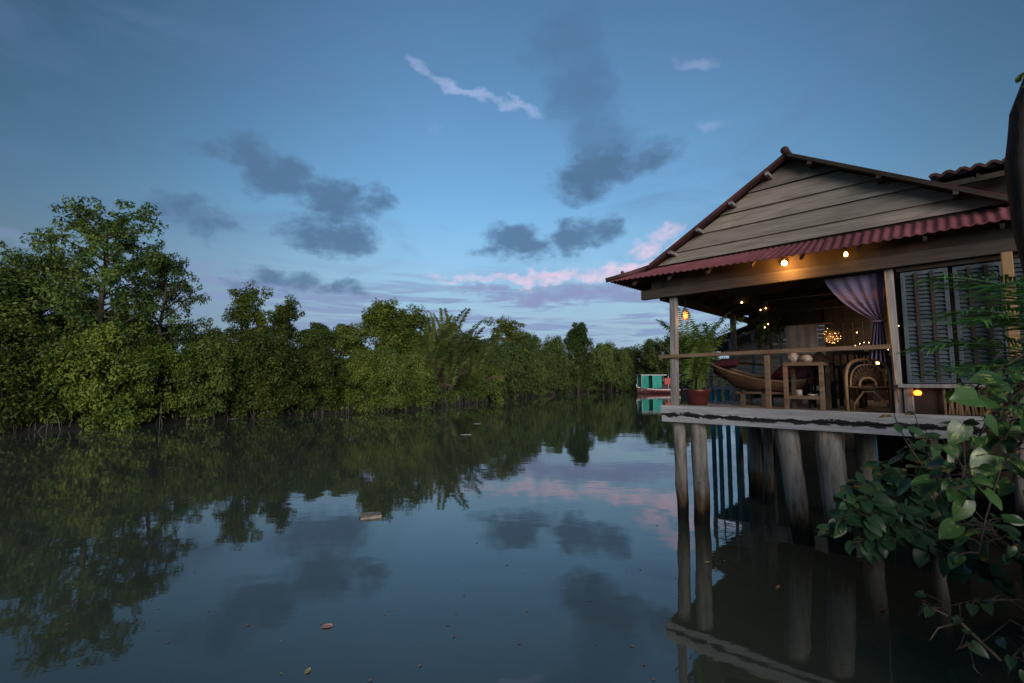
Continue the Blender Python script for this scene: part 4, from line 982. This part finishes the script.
# roots, twigs and low leaves along the waterline: nobody could count them
m = MB(); r = np.random.default_rng(5); V = []
tt = 26.0
while tt < T*.66:
    p, d = shore_pt(tt); nrm = Vector((-d.y, d.x, 0)); q = p + nrm*random.uniform(-.6, 1.0)
    for k in range(3):
        z1 = random.uniform(.3, 1.4); e = q + d*random.uniform(-.6, .6) + nrm*random.uniform(-.7, .3); m.tube([tuple(q+Vector((0,0,z1))), tuple(q.lerp(e, .6)+Vector((0,0,z1*.7))), tuple(e+Vector((0,0,-.1)))], [.012, .014, .012], 4, cap=False)
    for k in range(2): V.append(leafs((q.x+nrm.x*(.2+1.3*k), q.y+nrm.y*(.2+1.3*k), random.uniform(.3, 1.3)), (.7, .7, .5), 60, .2, r=r, shell=.2))
    tt += random.uniform(.3, .7)*(1 if p.y < 60 else 2)
rt = tag(m.build('bank_roots', mat('muddy roots and twigs', (.05,.042,.035), (.21,.19,.165), (3,3,3), .9)), kind='stuff')
ug = bpy.data.objects.new('bank_undergrowth', leafmesh('bank_undergrowth', np.concatenate(V), M['leafC'])); COL.objects.link(ug); tag(ug, kind='stuff')

# ------------------------------------------------------------------ boat
BO = Vector((30.5, 100, 0)); boat = empty('river_boat', BO, .12, 'moored wooden river boat with teal side curtains under a white canopy', 'boat')
P = []
for i in range(21):
    t = i/20; x = -4.4+9.0*t; wd = 1.25*math.sin(PI*min(1, .08+t*.75+.1))**.55 if t < .6 else 1.25*(1-.12*(t-.6)/.4); sheer = .75+.55*(1-t)**4; 
    if t < .02: wd = .06
    wd = 1.25*min(1, .05+1.6*t)**.7 if t < .6 else wd
    P.append([(x, -wd, sheer), (x, -wd*.92, sheer*.4), (x, -wd*.55, -.25), (x, 0, -.35), (x, wd*.55, -.25), (x, wd*.92, sheer*.4), (x, wd, sheer)])
m = MB(); m.sheet([list(r_) for r_ in P], .05); m.build('hull', M['hull'], boat)
for sgn in (0, 6):
    m = MB(); m.tube([tuple(Vector(r_[sgn])+Vector((0,0,.04))) for r_ in P], .13, 6); m.build('gunwale', M['white'], boat)
    m = MB(); m.tube([tuple(Vector(r_[sgn]).lerp(Vector(r_[sgn+(1 if sgn == 0 else -1)]), .5)+Vector((0,-.04 if sgn == 0 else .04,0))) for r_ in P], .06, 6); m.build('red_stripe', M['red'], boat)
m = MB(); m.add([(P[i][0][0], P[i][0][1]*.9, .55) for i in range(21)]+[(P[i][6][0], P[i][6][1]*.9, .55) for i in range(21)], [(i, i+1, 22+i, 21+i) for i in range(20)]); m.build('deck', M['plank'], boat)
m = MB(); P2 = [[(x, y, 3.98-.10*(y/1.5)**2) for y in np.linspace(-1.55, 1.55, 9)] for x in (-4.0, 4.6)]; m.sheet(P2, .10); m.build('canopy', M['white'], boat)
for x in (-3.8, -.8, 2.0, 4.2):
    for y in (-1.2, 1.2):
        m = MB(); m.tube([(x, y, .5), (x, y, 3.9)], .05, 6); m.build('canopy_post', M['white'], boat)
for x0, x1 in ((-3.75, -2.35), (-1.55, .55)):
    for y in (-1.33, 1.33):
        n_ = 26; m = MB(); m.sheet([[(x0+(x1-x0)*j/n_, y+.05*math.sin(j*1.3), z) for j in range(n_+1)] for z in (3.85, 2.6, 1.15)], .02); m.build('side_curtain', M['tarp'], boat)
m = MB(); m.box((1.1, -1.3, 1.9), (3.2, -1.25, 3.2)); m.build('side_board', M['red'], boat)
m = MB(); m.box((.8, -.9, .56), (4.0, .9, 1.9)); m.build('engine_box', M['hull'], boat)
m = MB(); m.tube([(-4.45, -.1, 1.2), (-4.5, 0, 2.0)], .07, 6); m.build('bow_post', M['white'], boat)

# ------------------------------------------------------------------ things adrift
b = MB(); b.box((-.19, -.13, -.02), (.19, .13, .05), jit=.015); o = b.build('foam_board', M['foam'], bevel=.012); o.location = (-2.62, 9.0, 0); o.rotation_euler = (.03, .02, .35); tag(o, 'thick pale foam board drifting alone in mid river', 'debris')
def drift(px, py, ln, wd, mat_, label, name='floating_leaf', cat='leaf', rz=0, group=None, h=.012):
    Y = 2.5/((py-381)/473) ; k = MB(); P = []
    for i in range(7):
        t = i/6; w2 = wd*.5*math.sin(PI*(.06+.9*t))**.7; P.append([((t-.5)*ln, -w2, h*.5+.16*w2), ((t-.5)*ln, 0, h*.2), ((t-.5)*ln, w2, h*.5+.1*w2+h*t)])
    k.sheet(P, .004); o = k.build(name, mat_); c_ = cam_ground(px, py); o.location = (c_.x, c_.y, .004); o.rotation_euler = (0, 0, rz); return tag(o, label, cat, group)
def cam_ground(px, py):
    th = math.atan(40/473); d = Vector((px-512, 473*math.cos(th)-(341.5-py)*math.sin(th), 473*math.sin(th)+(341.5-py)*math.cos(th))); k = -2.5/d.z; return Vector((d.x*k, d.y*k, 0))
pinkleaf = mat('pink fallen leaf', (.40,.18,.16), (.50,.27,.22), (20,20,20), .7)
drift(327, 627, .10, .06, pinkleaf, 'pinkish dead leaf floating near the camera, lower middle', rz=.2)
drift(308, 672, .06, .035, M['drift'], 'yellow green leaf floating at the bottom edge', rz=1.1)
drift(430, 408, .5, .25, M['white'], 'white scrap floating below the nipa palms', 'floating_scrap', 'debris')
drift(466, 435, .5, .2, M['white'], 'white scrap floating in mid river, nearest the open sky reflection', 'floating_scrap', 'debris')
drift(477, 424, .45, .2, M['white'], 'white scrap floating between the nipa palms and mid river', 'floating_scrap', 'debris')
drift(232, 419, .5, .25, M['white'], 'white scrap drifting along the foot of the left hedge', 'floating_scrap', 'debris', .4)
for px, py, a in ((707, 563, .2), (716, 570, 1.2), (778, 588, .5)): drift(px, py, .07, .035, M['drift'], 'tiny pale leaf floating by the front piles', group='leaves floating by the piles', rz=a)
for px, py, lb in ((882, 611, 'yellow leaf floating in the dark water below the shrub'), (924, 602, 'orange leaf floating in the dark water below the vine')): drift(px, py, .07, .04, M['drift'], lb, rz=px*.1)
sf = MB(); rq = random.Random(21)
for k in range(260):
    y_ = 3.5+46*rq.random()**2; x_ = rq.uniform(-.95, .45)*y_; s_ = rq.uniform(.008, .022)*(1+y_/14); a_ = rq.uniform(0, 6.28); c_, d_ = math.cos(a_)*s_, math.sin(a_)*s_
    sf.add([(x_+c_, y_+d_, .006), (x_-d_*.5, y_+c_*.5, .009), (x_-c_, y_-d_, .006), (x_+d_*.5, y_-c_*.5, .008)], [(0,1,2,3)])
tag(sf.build('river_flecks', M['drift']), kind='stuff')
# ------------------------------------------------------------------ near right bank and its plants
m = MB(); edge = [(75, 128), (60, 118), (40, 90), (26, 55), (17.5, 30), (14, 20), (11.5, 14), (9.4, 10), (7.8, 7.4), (6.4, 6.0), (5.6, 5.2), (4.7, 4.4), (4.0, 3.5), (3.4, 2.6), (2.9, 1.6), (2.6, 0), (2.6, -6)]; rows = []
for x, y in edge: rows.append([(x-.5, y-.1, -.4), (x, y, .02), (x+.35, y+.1, .35), (x+.9, y+.2, .8 if y > 2 else 1.7), (x+2.5, y+.3, 1.05 if y > 2 else 2.3), (x+(60 if y < 40 else 900), y+1, 1.3 if y > 2 else 2.6)])  # bank beside the camera raised out of view, shaped to shade the corner plants
m.grid(rows[::-1]); tag(m.build('near_bank_ground', M['mud']), kind='structure')

for (x_, y_), h_, k_, lb in (((15.2, 21.5), 4.0, 0, 'low bush on the near bank just behind the plank hut'), ((17.6, 26), 4.2, 1, 'bush on the near bank further up river than the plank hut'), ((20, 32), 4.5, 2, 'rounded bush on the near bank seen past the hut roof'), ((23.5, 40), 5.2, 0, 'far bush on the near bank between the hut and the boat'), ((28.5, 50), 6.0, 1, 'broad far bush on the near bank behind the potted palm'), ((34.5, 66), 7.0, 2, 'tallest bush of the near bank, level with the moored boat')):
    plant_tree('bush', k_, (x_, y_, .5), h_, lb, 'bushes along the near bank')

def big_leaf(V, F, UVl, pos, dirv, nrm, L_, W_, r, droop=.35, fold=.25, heart=True):
    """curved heart-shaped leaf: 9 x 5 grid"""
    d = dirv.normalized(); nn = (nrm - d*nrm.dot(d)); nn = nn.normalized() if nn.length > 1e-4 else d.orthogonal(); b = nn.cross(d); o = len(V); NI, NJ = 9, 5
    twist = r.uniform(-.3, .3)
    for i in range(NI):
        t = i/(NI-1)
        wdt = W_*.5*((math.sin(PI*min(1, (t*.86+.14)**.72))**.8) if heart else math.sin(PI*(.04+.94*t))**.8) ; wdt = max(wdt, .004)
        for j in range(NJ):
            s_ = -1+2*j/(NJ-1); back_ = (-.12*abs(s_)*L_*(1-t)**3 if heart else 0)
            V.append(pos + d*(t*L_+back_) + b*(s_*wdt) + nn*(abs(s_)*wdt*fold - droop*L_*t*t + .015*L_*math.sin(t*9+s_*3+twist*20) + twist*s_*wdt*t)); UVl.append((s_, t, 0))
    for i in range(NI-1):
        for j in range(NJ-1): F.append((o+i*NJ+j, o+i*NJ+j+1, o+(i+1)*NJ+j+1, o+(i+1)*NJ+j))
def leaf_obj(name, V, F, UVl, mat_, parent):
    me = bpy.data.meshes.new(name); me.from_pydata([tuple(p) for p in V], [], F); me.polygons.foreach_set('use_smooth', [True]*len(F))
    a = me.attributes.new('leafuv', 'FLOAT_VECTOR', 'POINT'); a.data.foreach_set('vector', np.array(UVl, np.float32).ravel()); me.materials.append(mat_); me.update()
    return meshobj(name, me, parent)
CAMV = Vector((0, 0, 2.5))
def leafy(name, loc, label, cat, stems, mat_, nleaf, size, r, stem_r=.008, explicit=(), heart=True, pet=.08, face=.5, stemmat='bark'):
    o = empty(name, loc, 0, label, cat); loc = Vector(loc); V, F, U = [], [], []; sm = MB()
    S = [[Vector(p)-loc for p in s_] for s_ in stems]
    for s_ in S:
        n_ = len(s_); sm.tube(s_, [stem_r*(1-.6*i/max(1, n_-1)) for i in range(n_)], 6)
    for k in range(nleaf):
        s_ = S[r.randrange(len(S))]; x = (r.random()**.8)*(len(s_)-1); i = min(int(x), len(s_)-2); q = s_[i].lerp(s_[i+1], x-i)
        out = Vector((r.gauss(0, 1), r.gauss(0, 1), r.gauss(.15, .6))).normalized(); base = q + out*pet*r.uniform(.6, 1.6)
        sm.tube([q, q.lerp(base, .5)+Vector((0,0,.01)), base], [.0035, .003, .0025], 4, cap=False)
        toc = (CAMV - (base+loc)).normalized(); nrm = (Vector((0,0,1))*.8 + toc*face + Vector((r.gauss(0,.4), r.gauss(0,.4), r.gauss(0,.3)))).normalized()
        dv = (out + Vector((0,0,-.55)) + Vector((r.gauss(0,.3), r.gauss(0,.3), 0)))
        sz = size*r.uniform(.6, 1.15); big_leaf(V, F, U, base, dv, nrm, sz, sz*(.82 if heart else .5), r, r.uniform(.1, .45), r.uniform(.1, .35), heart)
    for pos, dv, nrm, sz, asp in explicit:
        base = Vector(pos)-loc; big_leaf(V, F, U, base, Vector(dv), Vector(nrm), sz, sz*asp, r, .2, .2, heart)
        s_ = min((p for st in S for p in st), key=lambda p: (p-base).length); sm.tube([s_, s_.lerp(base, .5)+Vector((0,0,.03)), base], .004, 5, cap=False)
    sm.build('stems', M[stemmat], o); leaf_obj('leaves', V, F, U, mat_, o); return o
def pt(px, py, Y):
    th = math.atan(40/473); d = Vector((px-512, 473*math.cos(th)-(341.5-py)*math.sin(th), 473*math.sin(th)+(341.5-py)*math.cos(th))); k = Y/d.y; return CAMV + d*k
r = random.Random(3)
# variegated vine trailing down the right edge
root = Vector((3.75, 2.9, .9))
stems = []
for pts in (((1075, 330, 3.0), (1030, 350, 2.9), (990, 375, 2.8), (962, 400, 2.75)), ((1070, 380, 2.9), (1020, 390, 2.8), (985, 425, 2.7), (965, 465, 2.65), (958, 500, 2.6)), ((1080, 420, 2.9), (1030, 430, 2.7), (1000, 470, 2.6), (985, 520, 2.55), (978, 555, 2.55)),
            ((1090, 360, 3.2), (1040, 390, 3.1), (1000, 420, 3.0), (940, 450, 2.9)), ((1085, 480, 3.0), (1040, 480, 2.9), (1010, 470, 2.8), (950, 475, 2.75), (915, 480, 2.8)), ((1090, 350, 2.9), (1050, 370, 2.8), (1020, 400, 2.7), (1005, 440, 2.65))):
    stems.append([root] + [pt(*p) for p in pts])
ex = [(pt(978, 398, 2.62), (-1, -.1, .05), (.0, -1, .75), .19, .9), (pt(962, 425, 2.6), (-.5, 0, -.8), (-.1, -1, .7), .16, .85), (pt(985, 418, 2.6), (.5, -.1, -.6), (.1, -1, .6), .15, .8), (pt(990, 455, 2.6), (-.6, 0, -.8), (-.2, -.9, .8), .19, .9), (pt(930, 478, 2.7), (-1, -.1, -.15), (0, -.5, 1), .15, .5), (pt(955, 462, 2.7), (.3, 0, .9), (-.3, -1, .4), .15, .7), (pt(965, 500, 2.6), (-.4, 0, -1), (0, -1, .5), .16, .8), (pt(1000, 380, 2.7), (-.8, 0, .1), (0, -.8, .9), .20, .8)]
leafy('variegated_vine', root, 'big leaved variegated vine trailing down the right edge of the picture', 'vine', stems, M['pothos'], 230, .10, r, .009, [(a_, b_, c_, d_*.78, e_) for a_, b_, c_, d_, e_ in ex], stemmat='barkd')
# sea hibiscus shrub leaning over the water
r = random.Random(9); root = Vector((5.2, 5.2, .35)); stems = []
for pts in (((915, 520, 5.3), (880, 505, 5.3), (855, 480, 5.4)), ((920, 530, 5.2), (880, 525, 5.2), (845, 520, 5.2), (825, 535, 5.2)), ((915, 500, 5.4), (900, 480, 5.5), (880, 468, 5.6)), ((925, 505, 5.4), (910, 490, 5.4), (903, 476, 5.4)), ((910, 535, 5.1), (880, 540, 5.1), (855, 542, 5.1)), ((930, 525, 5.3), (900, 515, 5.2), (870, 500, 5.1), (838, 497, 5.2)), ((920, 545, 5.1), (895, 530, 5.1), (870, 520, 5.1), (850, 505, 5.1))):
    stems.append([root] + [pt(*p) for p in pts])
leafy('sea_hibiscus_shrub', root, 'rounded shrub with heart shaped leaves leaning over the water by the last pile', 'shrub', stems, M['shrub'], 330, .15, r, .012, face=.7, pet=.06)
# upright sapling in front of the deck
r = random.Random(4); root = Vector((4.9, 4.6, .7)); stems = []
for pts in (((950, 510, 4.4), (925, 470, 4.4), (905, 440, 4.4), (893, 412, 4.4)), ((950, 500, 4.4), (930, 460, 4.4), (918, 425, 4.4), (912, 405, 4.4)), ((955, 490, 4.4), (938, 450, 4.4), (925, 430, 4.4)), ((955, 500, 4.3), (945, 470, 4.3), (935, 440, 4.3))):
    stems.append([root] + [pt(*p) for p in pts])
leafy('river_sapling', root, 'sapling with upright oval leaves in front of the white deck edge', 'sapling', stems, M['shrub'], 46, .17, r, .009, heart=False, face=.6, pet=.05)
# low growth in the dark corner
r = random.Random(12); root = Vector((4.3, 3.4, .4)); stems = [[root, pt(1010, 600, 3.2), pt(975, 600, 3.2), pt(930, 610, 3.2)], [root, pt(1010, 620, 3.0), pt(985, 640, 3.0), pt(955, 650, 3.0)], [root, pt(1030, 560, 3.1), pt(1000, 540, 3.1), pt(985, 520, 3.1)], [root, pt(1030, 640, 2.9), pt(1010, 660, 2.9)]]
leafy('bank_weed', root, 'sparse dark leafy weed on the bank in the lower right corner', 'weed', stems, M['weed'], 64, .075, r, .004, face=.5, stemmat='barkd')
b = MB(); b.tube([pt(1000, 660, 3.2), pt(960, 622, 3.2), pt(922, 603, 3.25)], [.011, .009, .004], 7); b.tube([pt(960, 622, 3.2), pt(938, 628, 3.15), pt(930, 640, 3.1)], [.006, .005, .003], 6)
tag(b.build('dead_branch', M['bark']), 'pale forked dead branch poking out over dark water at lower right', 'branch')
# feather palm at the right edge
ap = empty('feather_palm', (5.36, 3.6, 1.12), 0, 'fine leaved feather palm reaching in from the right edge before the shutters', 'palm'); mr_, ml_ = MB(), MB()
for k_, (az, ln, ri, dr, vx) in enumerate(((PI*.98, 3.0, 1.35, 1.5, .9), (PI*1.02, 3.1, 1.4, 1.75, .9), (PI*.95, 2.9, 1.3, 1.6, .8), (PI*1.05, 3.2, 1.45, 1.7, .9), (PI*1.0, 2.7, 1.25, 1.6, .9), (PI*1.1, 3.1, 1.45, 1.9, .9), (PI*.97, 3.2, 1.5, 1.6, .9), (PI*.5, 2.0, 1.3, 1.2, .9), (PI*.2, 2.0, 1.3, 1.2, .9), (PI*1.6, 1.9, 1.3, 1.4, .9))):
    frond(mr_, ml_, (random.uniform(-.1,.1), random.uniform(-.1,.1), 0), az, ln, ri, dr, 84, .60, .030, .28, 300+k_, vang=vx*.75, rachis=.014)
mr_.build('stalks', M['areca'], ap); ml_.build('fronds', M['areca'], ap)
# the trunk at the very edge
tk = empty('leaning_tree', (4.99, 4.0, .9), 0, 'dark ragged tree trunk at the upper right edge with a few leaves', 'tree')
m = MB(); tp = [(0,0,-.2), (-.1,.0,1.2), (-.33,0,2.2), (-.49,0,2.9), (-.50,0,3.5), (-.42,0,4.0), (-.28,0,4.3), (-.08,0,4.65), (.3,.1,5.2)]
m.tube(tp, [.15, .14, .13, .12, .12, .12, .11, .10, .07], 14, wob=.14)
m.tube([(p[0]+.11, p[1]-.06, p[2]) for p in tp], [.09, .09, .10, .10, .10, .09, .09, .08, .05], 10, wob=.15); m.build('trunk', M['barkd'], tk)
r_ = np.random.default_rng(8); V = [leafs(c_, rd_, n_, .10 if n_ < 100 else .16, r=r_, shell=.2) for c_, rd_, n_ in (((-.50, -.1, 4.25), (.10,.12,.10), 24), ((-.42, -.1, 4.65), (.12,.12,.14), 22), ((1.2, .1, 7.2), (1.2, 1.2, .8), 1500), ((1.9, .4, 6.6), (1.2, 1.2, .9), 1500), ((1.2, -1.6, 6.2), (1.2, 1.2, .8), 1300))]
meshobj('crown', leafmesh('crown', np.concatenate(V), M['leafB']), tk)
